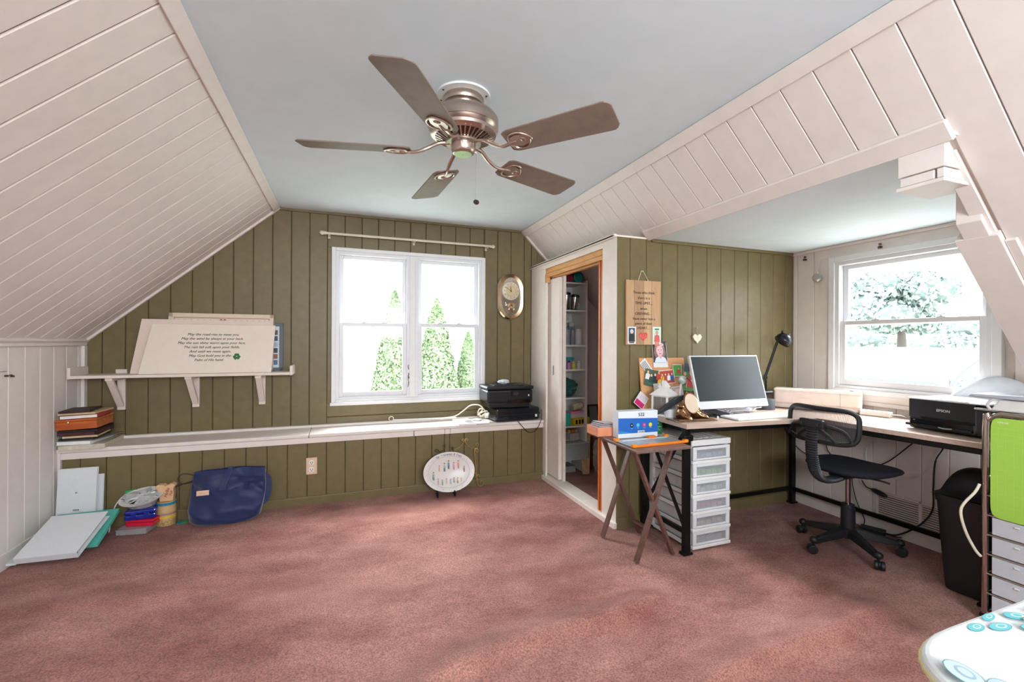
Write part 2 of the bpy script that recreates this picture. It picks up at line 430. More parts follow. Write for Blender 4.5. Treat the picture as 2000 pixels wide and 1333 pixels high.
# ------------------------------------------------------------ left knee wall
wl = struct('wall_left')
MB().box(-1.93, -1.827, -2.05, 4.37, -.1, 1.40).build('backing', M_PINKG, wl)
ys = [4.16-.1445*k for k in range(43)]; ys = [4.24]+ys+[-2.0]
for q, p in zip(ys, ys[1:]):
    if q < 3.45 and p > 2.5: rs = [(0, 1.117), (1.121, 1.29)]
    else: rs = [(0, 1.29)]
    for r in rs: MB().box(-1.827, XL, p+.0015, q-.0015, r[0], r[1]).build('board', M_PINK, wl, bevel=.003, seg=1)
MB().box(XL, -1.795, -2, 4.24, 1.262, 1.305).build('cap_trim', M_PINK, wl, bevel=.006)
MB().box(XL, -1.793, 4.195, 4.24, .56, 1.262).build('corner_post', M_PINK, wl, bevel=.004)
o = MB().box(XL, -1.803, -2, 3.93, -.01, .085).build('baseboard_left', M_PINK, bevel=.004); o['kind'] = 'structure'
hk = MB(); hk.cyl((XL, 3.41, 1.095), (XL+.014, 3.41, 1.095), .006, 10); hk.cyl((XL, 3.46, 1.09), (XL+.014, 3.46, 1.09), .006, 10)
hk.tube([(XL+.012, 3.41, 1.095), (XL+.018, 3.43, 1.10), (XL+.018, 3.45, 1.09), (XL+.012, 3.465, 1.086)], .0028, 6, smooth=4)
tag(hk.build('hook_latch', mat('#6B625C', .4, .8)), 'small grey metal hook latch on the pink left wall door', 'latch')

# ------------------------------------------------------------ rear wall behind the camera, unseen opening added to let in fill light
wr = struct('wall_rear')
b = MB()
for q in ((-2.1, -.45, -.1, 2.6), (1.55, 3.4, -.1, 2.6), (-.45, 1.55, -.1, 1.33), (-.45, 1.55, 2.17, 2.6)): b.box(q[0], q[1], -2.12, -2.0, q[2], q[3])
b.build('panel', M_PINK, wr)

# ------------------------------------------------------------ built-in ledge along the back wall
lg = thing('built_in_ledge', 'long low built-in ledge with pink top and olive board front under the back window', 'ledge', (0, 3.93, 0))
MB().box(-1.80, 1.785, 3.945, 4.24, -.01, .49).build('carcass', M_OLIVEG, lg)
seams = [-1.80, -1.702]+[-1.559+.1425*k for k in range(0, 17)]+[.832, .879]+[1.012+.1387*k for k in range(0, 6)]+[1.785]
seams = sorted(set(round(s_, 4) for s_ in seams))
for xa, xb in zip(seams, seams[1:]):
    if xb-xa > .02: MB().box(xa+.0015, xb-.0015, 3.932, 3.945, .05, .489).build('board', M_OLIVE, lg, bevel=.004, seg=1)
MB().box(-1.80, 1.785, 3.918, 3.932, -.01, .062).build('base_strip', M_OLIVE, lg, bevel=.005)
for xa, xb in ((-1.835, -.265), (-.262, 1.785)):
    MB().box(xa, xb, 3.905, 4.24, .533, .560).build('top_board', M_PINK, lg, bevel=.006)
for xa, xb in ((-1.80, .562), (.566, .83), (.881, 1.785)):
    MB().box(xa, xb, 3.915, 3.932, .487, .531).build('front_rail', M_PINK, lg, bevel=.003)
MB().box(.832, .879, 3.912, 3.932, .487, .531).build('front_rail', M_PINK, lg, bevel=.003)
MB().box(-1.80, 1.785, 4.195, 4.24, .560, .582).build('back_strip', M_PINK, lg, bevel=.005)
MB().box(-1.838, -1.80, 3.915, 3.945, -.01, .533).build('end_post', M_PINK, lg, bevel=.003)

# ------------------------------------------------------------ closet
M_PW = mat('#E9DFD5', .5, var=.04, bump=.3, scale=12, dist=.003)
cl = struct('wall_closet')
MB().box(1.79, 1.89, 2.70, 2.886, 0, 2.045).build('near_post', M_PW, cl, bevel=.003)
MB().box(1.79, 1.89, 2.886, 4.24, 2.0, 2.045).build('head_board', M_PW, cl, bevel=.002)
MB().box(1.79, 1.83, 3.915, 4.24, .0, 2.0).build('far_board', M_PW, cl, bevel=.003)
MB().box(1.788, 1.80, 3.87, 4.02, .035, 1.865).build('far_board', M_PW, cl, bevel=.003)
MB().box(1.87, 1.89, 3.66, 4.24, 0, 2.0).build('inner_board', M_PW, cl)
MB().box(1.765, 1.79, 2.70, 4.24, 2.042, 2.068).build('cap_moulding', M_PW, cl, bevel=.007)
MB().box(1.765, 2.12, 2.69, 4.24, 2.046, 2.058).build('top_panel', M_PW, cl)
MB().box(1.768, 1.91, 2.69, 3.93, -.01, .034).build('threshold', M_PW, cl, bevel=.005)
M_ORW = mat('#C4622A', .35, var=.12, hex2='#E0874A', scale=9, stretch=(6, 6, .6), bump=.1)
M_LW = mat('#C98B4E', .5, hex2='#E2AE72', scale=8, stretch=(8, .8, 8), bump=.15)
MB().box(1.80, 1.875, 2.892, 3.912, 1.955, 1.998).build('lintel_timber', M_LW, cl, bevel=.003)
MB().box(1.795, 1.83, 2.892, 3.912, 1.918, 1.952).build('lintel_timber', M_LW, cl, bevel=.003)
MB().box(1.84, 1.878, 2.892, 3.86, 1.908, 1.945).build('lintel_timber', M_LW, cl, bevel=.003)
MB().box(1.793, 1.83, 3.872, 3.914, 1.868, 1.952).build('lintel_timber', M_LW, cl, bevel=.003)
for x, ya_, yb_ in ((1.795, 2.888, 2.912), (1.812, 2.914, 2.938), (1.800, 2.940, 2.958), (1.820, 2.960, 2.985)):
    MB().box(x, 1.88, ya_, yb_, .036, 1.915).build('stained_jamb', M_ORW, cl, bevel=.004)
dr = struct('door_1')
MB().box(1.833, 1.866, 3.69, 4.20, .045, 1.90).build('slab', M_PW, dr, bevel=.003)
b = MB(face_x(1.832, 3.80, 1.04)); b.box(-.012, .012, -.045, .045, 0, .003); b.build('recessed_pull', mat('#8F8880', .4, .7), dr, bevel=.003)
wi = struct('wall_closet_inside')
MB().box(1.89, 3.5, 4.235, 4.37, -.1, 2.05).box(1.89, 3.5, 4.252, 4.37, 2.05, 2.6).build('plaster', M_DRY, wi)
MB().box(1.79, 1.89, 4.252, 4.37, -.1, 2.6).build('plaster', M_DRY, wi)
MB().box(3.0, 3.08, 2.8, 4.24, -.1, 1.5).build('plaster', M_DRY, wi)

# alcove (olive) wall
wa = struct('wall_alcove')
MB().box(1.795, 3.6, 2.702, 2.80, -.1, 2.05).build('backing', M_OLIVEG, wa)
seams = [1.79]+[1.896+.1383*k for k in range(12)]+[3.5]
for xa, xb in zip(seams, seams[1:]):
    MB().box(xa+.0015, xb-.0015, 2.69, 2.703, 0, 2.049).build('board', M_OLIVE, wa, bevel=.004, seg=1)
MB().box(2.07, 3.5, 2.672, 2.69, 2.028, 2.05).build('crown_strip', M_OLIVE, wa, bevel=.005)
o = MB().box(1.79, 3.5, 2.674, 2.69, -.01, .075).build('baseboard_alcove', M_OLIVE, bevel=.005); o['kind'] = 'structure'

# dormer wall
wd = struct('wall_dormer')
DY0, DY1, DZ0, DZ1 = 1.41, 2.384, .935, 1.957
b = MB()
for q in ((.95, DY0, -.1, 2.1), (DY1, 2.8, -.1, 2.1), (DY0, DY1, -.1, DZ0), (DY0, DY1, DZ1, 2.1)): b.box(3.512, 3.62, q[0], q[1], q[2], q[3])
b.build('backing', M_PINKG, wd)
seams = [2.69, 2.653]+[2.511-.143*k for k in range(11)]
for yb_, ya_ in zip(seams, seams[1:]):
    if ya_ > DY1-.02 or yb_ < DY0+.02: rs = [(0, 2.049)]
    else: rs = [(0, DZ0-.03)]
    for r in rs: MB().box(3.5, 3.512, ya_+.0015, yb_-.0015, r[0], r[1]).build('board', M_PINK, wd, bevel=.003, seg=1)
MB().box(3.498, 3.512, DY0-.01, 2.505, DZ1, 2.03).build('head_board', M_PINK, wd, bevel=.002)
MB().box(3.482, 3.50, 1.0, 2.69, 2.026, 2.05).build('crown_strip', M_PINK, wd, bevel=.005)
MB().box(3.478, 3.502, DY0-.03, DY1+.02, DZ0-.075, DZ0-.045).build('sill_trim', M_PINK, wd, bevel=.005)
MB().box(3.486, 3.502, DY0-.03, DY1+.02, DZ0-.045, DZ0).build('sill_trim', M_PINK, wd, bevel=.003)
o = MB().box(3.486, 3.50, 1.06, 2.674, -.01, .08).build('baseboard_dormer', M_PINK, bevel=.005); o['kind'] = 'structure'

# ------------------------------------------------------------ windows
M_GL = glass_mat()
def sash(root, M, x0, x1, y0, y1, z0, st, bot):
    """local x across, y up, z towards the room"""
    b = MB(M); t = .028
    b.box(x0, x0+st, y0, y1, z0, z0+t).box(x1-st, x1, y0, y1, z0, z0+t).box(x0+st, x1-st, y0, y0+bot, z0, z0+t).box(x0+st, x1-st, y1-st*.85, y1, z0, z0+t)
    s_ = b.build('sash', M_VINYL, root, bevel=.003)
    MB(M).box(x0+st-.004, x1-st+.004, y0+bot-.004, y1-st*.85+.004, z0+.011, z0+.015).build('pane', M_GL, s_)
    return s_
def dh_unit(root, M, x0, x1, y0, y1, ym, locks):
    b = MB(M); j = .028
    b.box(x0, x0+j, y0, y1, -.09, .0).box(x1-j, x1, y0, y1, -.09, .0).box(x0+j, x1-j, y1-j, y1, -.09, .0).box(x0+j, x1-j, y0, y0+.022, -.09, .0)
    b.build('jamb', M_VINYL, root, bevel=.002)
    sash(root, M, x0+j, x1-j, ym-.018, y1-j, -.078, .036, .036)
    lo = sash(root, M, x0+j, x1-j, y0+.022, ym+.018, -.044, .036, .044)
    for t in locks:
        xx = x0+(x1-x0)*t
        b = MB(M); b.box(xx-.024, xx+.024, ym+.018, ym+.024, -.04, -.018); b.cyl((xx, ym+.022, -.028), (xx, ym+.032, -.028), .009, 10); b.box(xx-.02, xx+.004, ym+.03, ym+.036, -.034, -.022)
        b.build('sash_lock', M_VINYL, lo, bevel=.002)
w1 = struct('window_1'); MW = face_y(0, 4.232, 0)
b = MB(MW); cw = .035
b.box(WX0-.0, WX0+cw, WZ0, WZ1, -.1, .014).box(WX1-cw, WX1, WZ0, WZ1, -.1, .014).box(WX0+cw, WX1-cw, WZ1-.03, WZ1, -.1, .014).box(WX0+cw, WX1-cw, WZ0, WZ0+.03, -.1, .008)
b.box(.565, .618, WZ0+.03, WZ1-.03, -.1, .004)
b.build('casing', M_WHITE, w1, bevel=.004)
MB(MW).box(WX0-.01, WX1+.006, WZ0-.02, WZ0+.006, -.02, .022).build('stool', M_WHITE, w1, bevel=.003)
dh_unit(w1, MW, WX0+cw, .566, WZ0+.028, WZ1-.03, 1.452, (.37, .64))
dh_unit(w1, MW, .617, WX1-cw, WZ0+.028, WZ1-.03, 1.456, (.37, .66))
b = Print(T(0, 0, 0) @ face_y(0, 4.227, 0))
for i in range(14):
    yy = .88+.2*random.random(); xx = .556+random.uniform(-.004, .004)
    b.ell(xx, yy, .002+.003*random.random(), .006+.014*random.random(), '#5A554F', random.uniform(-20, 20), 8)
b.build('paint_chips', w1)

w2 = struct('window_2'); MD = face_x(3.49, 0, 0)   # local x = -Y
b = MB(MD); cw = .045
b.box(-DY1, -DY1+cw, DZ0, DZ1, -.1, .012).box(-DY0-cw, -DY0, DZ0, DZ1, -.1, .012).box(-DY1+cw, -DY0-cw, DZ1-.04, DZ1, -.1, .012).box(-DY1+cw, -DY0-cw, DZ0, DZ0+.035, -.1, .012)
b.build('casing', M_WHITE, w2, bevel=.004)
dh_unit(w2, MD, -DY1+cw, -DY0-cw, DZ0+.035, DZ1-.04, 1.452, (.3, .72))

# ============================================================ ceiling fan
FX, FY = .507, 2.012
fan = thing('ceiling_fan', 'five-blade brushed bronze ceiling fan with taupe blades hanging from the ceiling', 'fan', (FX, FY, 2.43))
MF = T(FX, FY, 0)
M_BR = mat('#C2B3A8', .3, 1, var=.08, scale=3, stretch=(1, 1, 14)); M_BRD = mat('#4A3A30', .4, .8)
M_BL = mat('#7A6A60', .5, var=.08, scale=6, stretch=(3, 3, 3), hex2='#87776C')
b = MB(MF); b.lathe([(.123, 2.421), (.123, 2.43)], 40); b.build('mounting_plate', M_WHITE, fan)
for a in (20, 150, 200, 330): MB(MF).ell((.108*math.cos(R_(a)), .108*math.sin(R_(a)), 2.420), (.005, .005, .003), 8, 6).build('screw', M_BRD, fan)
b = MB(MF); b.lathe([(.0, 2.335), (.078, 2.336), (.076, 2.375), (.082, 2.385), (.090, 2.388), (.094, 2.397), (.094, 2.413), (.088, 2.421), (.0, 2.421)], 40); b.build('collar', M_BR, fan)
b = MB(MF); b.lathe([(.0, 2.235), (.125, 2.240), (.150, 2.258), (.159, 2.272), (.161, 2.276), (.158, 2.279), (.161, 2.282), (.162, 2.312), (.160, 2.322), (.148, 2.337), (.125, 2.343), (.0, 2.345)], 48)
b.build('motor_housing', M_BR, fan)
b = MB(MF); b.lathe([(.0, 2.216), (.075, 2.218), (.125, 2.235), (.138, 2.244), (.0, 2.25)], 48); vr = b.build('vent_ring', M_BRD, fan)
b = MB(MF)
for k in range(36):
    a = 2*PI*k/36; c, s_ = math.cos(a), math.sin(a)
    b.bar((.078*c, .078*s_, 2.2165), (.136*c, .136*s_, 2.240), .006, .004)
b.lathe([(.132, 2.236), (.150, 2.248), (.152, 2.262), (.135, 2.246)], 48)
b.build('grille', M_BR, vr)
b = MB(MF); b.lathe([(.0, 2.205), (.080, 2.206), (.083, 2.212), (.078, 2.219), (.0, 2.22)], 36); b.build('flywheel', M_BR, fan)
b = MB(MF); b.lathe([(.0, 2.163), (.043, 2.163), (.050, 2.168), (.055, 2.180), (.056, 2.206), (.0, 2.207)], 36); b.build('switch_housing', M_BR, fan)
b = MB(MF); b.lathe([(.0, 2.160), (.040, 2.161), (.043, 2.164), (.0, 2.165)], 32); b.lathe([(.004, 2.157), (.004, 2.162)], 10); b.build('end_cap', mat('#B9C4A4', .3, .9), fan, label='pale greenish bottom cap')
def blade_mesh(M):
    out = []; L0, L1 = .235, .715
    n = 40; top = []; bot = []
    for i in range(n+1):
        t = i/n; r = L0+(L1-L0)*t; wd = .070+.014*t
        if t > .93: wd -= .030*((t-.93)/.07)**2.5
        if t < .08: wd -= .014*((.08-t)/.08)**2
        top.append((r, wd)); bot.append((r, -wd))
    b = MB(M); b.prism(top+bot[::-1], -.003, .003, 'z'); return b
for a in (-122.8, 167.4, 95, 21.2, -50.5):
    M = MF @ T(0, 0, 2.168) @ RZ(a) @ RX(-13)
    bl = blade_mesh(M).build('blade', M_BL, fan, bevel=.0025)
    M2 = M
    b = MB(M2)
    P = [(.25, .0), (.262, .038), (.29, .050), (.325, .040), (.352, .0), (.325, -.040), (.29, -.050), (.262, -.038)]
    b.tube([(p[0], p[1], -.007) for p in P], .0055, 8, closed=True, smooth=4)
    b.prism([(p[0]+.002, p[1]*.75) for p in P], -.008, -.003, 'z')
    b.ell((.315, 0, -.008), (.012, .016, .006), 10, 6)
    b.build('arm_plate', M_BR, bl)
    b = MB(MF @ RZ(a))
    b.tube([(.060, 0, 2.213), (.11, 0.004, 2.206), (.16, .012, 2.178), (.21, .010, 2.158), (.262, .0, 2.160), (.285, 0, 2.162)], [.010, .009, .009, .008, .008, .007], 8, smooth=5)
    b.build('blade_arm', M_BR, bl)
b = MB(); b.cyl((.570, FY-.0, 2.175), (.570, FY, 1.965), .0012, 6); b.cyl((.555, FY, 2.185), (.571, FY, 2.178), .003, 8)
for k in range(20): b.ell((.570, FY, 2.17-.01*k), (.002, .002, .002), 6, 4)
b.build('pull_chain', mat('#A9A6A0', .3, .9), fan)
b = MB(T(.570, FY, 1.95) @ RX(60)); b.lathe([(.0, -.005), (.012, -.005), (.014, -.002), (.014, .002), (.012, .005), (.0, .005)], 16); b.build('pull_knob', mat('#5C5A58', .3, .9), fan)

# ============================================================ curtain rod, clock, wall shelf
rod = thing('curtain_rod', 'cream painted curtain rod with ball ends mounted above the back window', 'curtain rod', (-.21, 4.17, 2.232))
M_CR = mat('#D8CDB8', .4)
MB().cyl((-.16, 4.17, 2.232), (1.33, 4.17, 2.234), .0105, 12).build('rod', M_CR, rod)
for x in (-.185, 1.355):
    b = MB(); b.ell((x, 4.17, 2.232), (.020, .018, .018), 14, 10); sg = 1 if x < 0 else -1
    b.cyl((x+sg*.015, 4.17, 2.232), (x+sg*.035, 4.17, 2.232), .014, 12); b.build('finial', M_CR, rod)
for x in (-.13, .6, 1.30):
    b = MB(); b.box(x-.006, x+.006, 4.165, 4.24, 2.214, 2.222); b.box(x-.01, x+.01, 4.234, 4.24, 2.20, 2.25); b.build('bracket', M_CR, rod)

ck = thing('wall_clock', 'gold rimmed oval pendulum clock hanging right of the back window', 'clock', (1.55, 4.24, 1.755))
M_GOLD = mat('#DCC6A6', .18, 1, var=.15, scale=5); M_GOLDD = mat('#8A6B4A', .3, .9)
def oval(rx, ry, n=44, p=2.3, flat=None):
    out = []
    for i in range(n):
        a = 2*PI*i/n; c, s_ = math.cos(a), math.sin(a)
        x = rx*abs(c)**(2/p)*(1 if c >= 0 else -1); y = ry*abs(s_)**(2/p)*(1 if s_ >= 0 else -1)
        if flat: x = max(-flat, min(flat, x))
        out.append((x, y))
    return out
MK = face_y(1.55, 4.24, 1.755)
b = MB(MK); b.prism(oval(.152, .232, flat=.138), .0, .045, 'z'); b.build('case', mat('#B9B1A5', .25, .9), ck, bevel=.006)
b = MB(MK)
o1 = oval(.148, .228, flat=.136); o2 = oval(.105, .190, p=2.1)
n = len(o1); b.add([(p[0], p[1], .045) for p in o1]+[(p[0]*.93, p[1]*.95, .058) for p in o1]+[(p[0], p[1], .052) for p in o2]+[(p[0], p[1], .040) for p in o2],
      [(k*n+i, k*n+(i+1) % n, (k+1)*n+(i+1) % n, (k+1)*n+i) for k in range(3) for i in range(n)], 0, True)
b.build('bezel', M_GOLD, ck)
b = MB(MK); b.prism(oval(.106, .19, p=2.1), .036, .041, 'z'); b.build('back_plate', mat('#2A2D30', .2, .3), ck)
MK2 = MK @ T(0, .055, .042)
b = MB(MK2); b.lathe([(0, 0), (.088, 0), (.090, .004), (.086, .006), (0, .006)], 40); dl = b.build('dial', mat('#E9DFC8', .35), ck)
P_ = Print(MK2 @ T(0, 0, .006)); P_.ell(0, 0, .052, .052, '#D9C088', n=28); P_.ell(0, 0, .046, .046, '#E6D6A8', n=28)
P_.build('dial_print', dl)
text(MK2 @ T(0, 0, .0085), [(str(h), .068*math.sin(PI*h/6), .068*math.cos(PI*h/6), .021, 0) for h in range(1, 13)], mat('#4A4238', .5), dl, 'numerals')
b = MB(MK2); b.bar((0, 0, .011), (-.055, .035, .011), .004, .0015, (0, 0, 1)); b.bar((0, -.01, .0125), (-.004, .042, .0125), .006, .0015, (0, 0, 1)); b.lathe([(0, .009), (.006, .009), (.006, .014), (0, .014)], 12)
b.build('hands', mat('#5A4420', .4, .5), dl)
b = MB(MK); b.ell((0, -.085, .044), (.05, .028, .008), 20, 8); b.ell((-.045, -.085, .046), (.02, .02, .01)); b.cyl((-.03, -.16, .044), (.04, -.16, .044), .009, 10); b.bar((0, -.15, .045), (0, -.06, .045), .012, .006)
b.ell((-.02, -.125, .048), (.012, .018, .01)); b.ell((.03, -.125, .048), (.012, .018, .01)); b.ell((.0, -.105, .05), (.01, .012, .01)); b.tube([(-.06, -.06, .046), (-.03, -.1, .05), (.0, -.115, .052), (.03, -.1, .05), (.06, -.06, .046)], .004, 8, smooth=4)
b.build('pendulum', M_GOLD, ck)
b = MB(MK); b.prism(oval(.104, .188, p=2.1), .0535, .055, 'z'); b.build('glass', glass_mat((1, 1, 1), .08), ck)

sh = thing('wall_shelf', 'pale pink wooden wall shelf on three brackets on the olive back wall', 'shelf', (-1.1, 4.24, 1.04))
M_SH = mat('#E2D5CB', .45, var=.03, bump=.15, scale=18)
MB().box(-1.79, -.41, 3.99, 4.238, 1.030, 1.052).build('board', M_SH, sh, bevel=.003)
MB().box(-1.805, -1.785, 3.99, 4.238, 1.026, 1.108).build('end_lip', M_SH, sh, bevel=.006)
MB().box(-.412, -.394, 3.99, 4.238, 1.026, 1.105).build('end_lip', M_SH, sh, bevel=.006)
MB().box(-1.62, -1.55, 4.222, 4.239, 1.05, 1.082).build('back_block', M_SH, sh, bevel=.003)
for x in (-1.583, -1.105, -.640):
    b = MB(); b.box(x-.024, x+.024, 4.215, 4.239, .775, 1.03); b.box(x-.022, x+.022, 4.02, 4.22, 1.008, 1.03)
    b.bar((x, 4.215, .805), (x, 4.045, 1.010), .042, .022, (0, 1, 1)); b.build('bracket', M_SH, sh, bevel=.003)

# boards standing on the wall shelf
M_CREAM = mat('#E6D9CC', .5, var=.02)
sg = thing('blessing_board', 'large cream board with green script blessing and shamrock, front of the shelf boards', 'sign', (-1, 4.08, 1.053))
MS = basis((-.98, 4.045, 1.053), (1, 0, 0), (0, .075, .375))
b = MB(MS); b.prism([(-.44, 0), (.43, 0), (.45, .383), (-.38, .383)], -.01, 0, 'z'); b.build('board', M_CREAM, sg, bevel=.002)
L = ['May the road rise to meet you.', 'May the wind be always at your back.', 'May the sun shine warm upon your face,', 'The rain fall soft upon your fields.', 'And until we meet again,', 'May God hold you in the', 'Palm of His hand.']
text(MS, [(t, [.022, .018, .015, .015, .005, .005, .0][i], .303-.0335*i, .0275, .3) for i, t in enumerate(L)], mat('#23392A', .5), sg, label='dark green script verse', bold=.0010)
P_ = Print(MS)
for a in (90, 210, 330):
    c, s_ = math.cos(R_(a)), math.sin(R_(a)); cx, cy = .185+.014*c, .128+.014*s_
    P_.ell(cx+.006*s_, cy-.006*c, .011, .011, '#1E6B3A'); P_.ell(cx-.006*s_, cy+.006*c, .011, .011, '#1E6B3A')
P_.poly([(.184, .128), (.188, .128), (.178, .098), (.174, .1)], '#1E6B3A'); P_.build('shamrock', sg)
bd = thing('backing_board', 'blank blush board leaning behind the cream blessing board', 'board', (-1, 4.13, 1.053))
MS2 = basis((-.98, 4.115, 1.053), (1, 0, 0), (0, .05, .415))
b = MB(MS2); b.prism([(-.515, 0), (.42, 0), (.425, .416), (-.46, .416)], -.012, 0, 'z'); b.build('panel', mat('#E3CFC2', .55, var=.02), bd, bevel=.002)
hf = thing('hearts_picture', 'cream framed print with a row of red hearts, top edge showing behind the boards', 'frame', (-.92, 4.19, 1.053))
MS3 = basis((-.92, 4.178, 1.053), (1, 0, 0), (0, .035, .47))
b = MB(MS3); b.box(-.365, .365, 0, .03, -.012, .006); b.box(-.365, .365, .435, .468, -.012, .006); b.box(-.365, -.335, 0, .468, -.012, .006); b.box(.335, .365, 0, .468, -.012, .006)
b.build('frame', mat('#DCC9B2', .45), hf, bevel=.003)
b = MB(MS3); b.box(-.336, .336, .02, .437, -.011, -.004); b.build('picture', mat('#EBD9C6', .6), hf)
P_ = Print(MS3 @ T(0, 0, -.003)); P_.rect(-.330, .42, .330, .432, '#8A5A48'); P_.rect(-.325, .02, .325, .429, '#EAD2BE')
for i in range(15):
    x = -.30+.6*i/14
    if i == 7: P_.heart(x, .405, .026, '#A8322C')
    elif i not in (6, 8): P_.ell(x, .404, .012, .014, '#A8423A')
P_.build('hearts', hf)
gf = thing('picture_frame', 'grey framed photo strip at the right end of the wall shelf, behind the boards', 'frame', (-.6, 4.21, 1.053))
MS4 = basis((-.60, 4.205, 1.053), (1, 0, 0), (0, .018, .40))
b = MB(MS4); b.box(-.14, .115, 0, .028, -.008, .006); b.box(-.14, .115, .372, .40, -.008, .006); b.box(-.14, -.11, 0, .4, -.008, .006); b.box(.087, .115, 0, .4, -.008, .006); b.build('frame', mat('#5F6870', .5), gf, bevel=.002)
P_ = Print(MS4); P_.rect(-.11, .028, .087, .372, '#D5DAE0')
random.seed(3)
for i in range(6):
    P_.rect(.045, .05+.05*i, .075, .09+.05*i, ['#4A6A8A', '#8A5A3A', '#2A3A4A', '#A8B8C8', '#3A4A6A', '#6A4A3A'][i])
P_.build('photos', gf)

# ============================================================ books on the left end of the ledge
def book(name, label, cat, c, rz, w_, d_, h_, cover, page=None, z0=0, tilt=0, group='books and boxes stacked on the ledge', spine_right=False):
    M = T(c[0], c[1], z0) @ RZ(rz) @ RY(tilt)
    r = thing(name, label, cat, M=M, group=group)
    if page is None:
        MB(M).box(-w_/2, w_/2, -d_/2, d_/2, 0, h_).build('body', cover, r, bevel=.002); return r
    t = .0025
    b = MB(M); b.box(-w_/2, w_/2, -d_/2, d_/2, 0, t); b.box(-w_/2, w_/2, -d_/2, d_/2, h_-t, h_)
    if spine_right: b.box(w_/2-t, w_/2, -d_/2, d_/2, t, h_-t)
    else: b.box(-w_/2, w_/2, d_/2-t, d_/2, t, h_-t)
    b.build('cover', cover, r, bevel=.001)
    MB(M).box(-w_/2+.004, w_/2-.004, -d_/2+.003, d_/2-.004, t, h_-t).build('pages', page, r)
    return r
PG = mat('#DCD2BF', .8, var=.06, scale=200, stretch=(1, 1, 30)); PGW = mat('#E8E8E6', .7)
r = book('photo_album', 'large cream patterned album at the bottom of the stack on the ledge', 'album', (-1.672, 4.03, 0), 3, .245, .34, .032, mat('#D6CDBC', .6, hex2='#B7AE9C', scale=30), None, .5605)
book('white_notebook', 'thick white notebook lying on the cream album in the stack', 'book', (-1.70, 4.0, 0), -4, .19, .27, .024, mat('#DADFE0', .5), PGW, .594)
book('grey_folder', 'thin grey folder poking out to the right in the ledge stack', 'folder', (-1.665, 4.02, 0), -14, .21, .28, .006, mat('#77756C', .6), None, .619)
book('black_notebook', 'black spiral notebook above the grey folder in the ledge stack', 'book', (-1.70, 4.0, 0), 0, .185, .26, .010, mat('#1E1D1E', .5), None, .626)
book('tan_book', 'tan edged thin book under the dark red book in the ledge stack', 'book', (-1.69, 4.0, 0), 5, .19, .25, .018, mat('#3A332C', .5), mat('#D2B48E', .7), .637)
book('dark_red_book', 'dark maroon book directly under the wooden box on the ledge', 'book', (-1.695, 4.0, 0), -2, .20, .26, .022, mat('#4A2428', .45), None, .656)
book('black_folder', 'black folder squeezed between maroon book and wooden box on the ledge', 'folder', (-1.695, 4.0, 0), 3, .21, .27, .014, mat('#1A1618', .5), None, .679)
M = T(-1.70, 4.0, .697) @ RZ(2) @ RY(-1.5)
wbx = thing('wooden_box', 'orange-brown glossy wooden box in the middle of the ledge stack', 'box', M=M, group='books and boxes stacked on the ledge')
M_WB = mat('#A5491A', .25, hex2='#C9692A', scale=7, stretch=(.7, 6, 10), coat=.3)
MB(M).box(-.108, .108, -.13, .13, 0, .054).build('body', M_WB, wbx, bevel=.003)
MB(M).box(-.112, .112, -.134, .134, .055, .070).build('lid', M_WB, wbx, bevel=.003)
b = MB(M); b.ell((-.04, -.136, .05), (.006, .004, .01), 8, 6); b.build('clasp', M_GOLD, wbx)
book('red_hardback', 'red hardback with white page edge lying on the wooden box', 'book', (-1.695, 4.0, 0), 4, .20, .25, .024, mat('#A33A32', .5), PGW, .769, tilt=-1.5, spine_right=True)
book('tan_notebook', 'thin tan notebook under the topmost dark book', 'book', (-1.695, 4.0, 0), -1, .205, .25, .013, mat('#C7AC86', .6), None, .795, tilt=-1.5)
book('dark_album', 'thin dark brown book, topmost of the ledge stack', 'book', (-1.72, 3.98, 0), 6, .16, .22, .014, mat('#33201F', .5), None, .810, tilt=-1.5)

# ============================================================ things on the floor at the left
M_BW = mat('#DADDE1', .35, var=.02); 
def hexslab(p4, t, down=True):
    """p4: corners front-left, front-right, back-right, back-left of the top face"""
    P = [Vector(p) for p in p4]; n = (P[1]-P[0]).cross(P[3]-P[0]).normalized()
    return [p-n*t for p in P]+P
def binder(label, p4, t, cover, page, ring=True, group=None, name='ring_binder'):
    P = [Vector(p) for p in p4]; c = sum(P, Vector())/4; M = basis(c, P[1]-P[0], P[3]-P[0])
    hw = ((P[1]-P[0]).length+(P[2]-P[3]).length)/4; hd = ((P[3]-P[0]).length+(P[2]-P[1]).length)/4
    r = thing(name, label, 'binder', M=M, group=group)
    b = MB(M); b.box(-hw, hw, -hd, hd, -.004, 0); b.box(-hw, hw, -hd, hd, -t, -t+.004); b.box(-hw, hw, -hd, -hd+.004, -t+.004, -.004)
    b.build('cover', cover, r, bevel=.002)
    MB(M).box(-hw+.01, hw-.02, -hd+.012, hd-.006, -t+.006, -.008).build('pages', page, r)
    if ring:
        b = MB(M); b.box(hw-.07, hw-.014, -hd+.006, -hd+.03, -t+.010, -.010); b.build('ring_metal', mat('#3A3A3C', .3, .8), r, bevel=.003)
    return r
bw = binder('large white ring binder lying tilted on the teal binder in the left corner', [(-1.745, 3.375, .055), (-1.445, 3.345, .06), (-1.455, 3.63, .19), (-1.745, 3.70, .19)], .042, M_BW, mat('#B9BCC0', .6))
bt = binder('teal ring binder under the white one in the left corner', [(-1.755, 3.49, .035), (-1.435, 3.50, .035), (-1.435, 3.79, .155), (-1.765, 3.845, .155)], .022, mat('#5FBFB0', .4), mat('#9FA8AC', .6), ring=False)
b2 = binder('second pale binder sticking out left behind the tilted white binder', [(-1.80, 3.40, .020), (-1.765, 3.40, .020), (-1.765, 3.62, .055), (-1.80, 3.66, .058)], .012, M_BW, PG, ring=False)
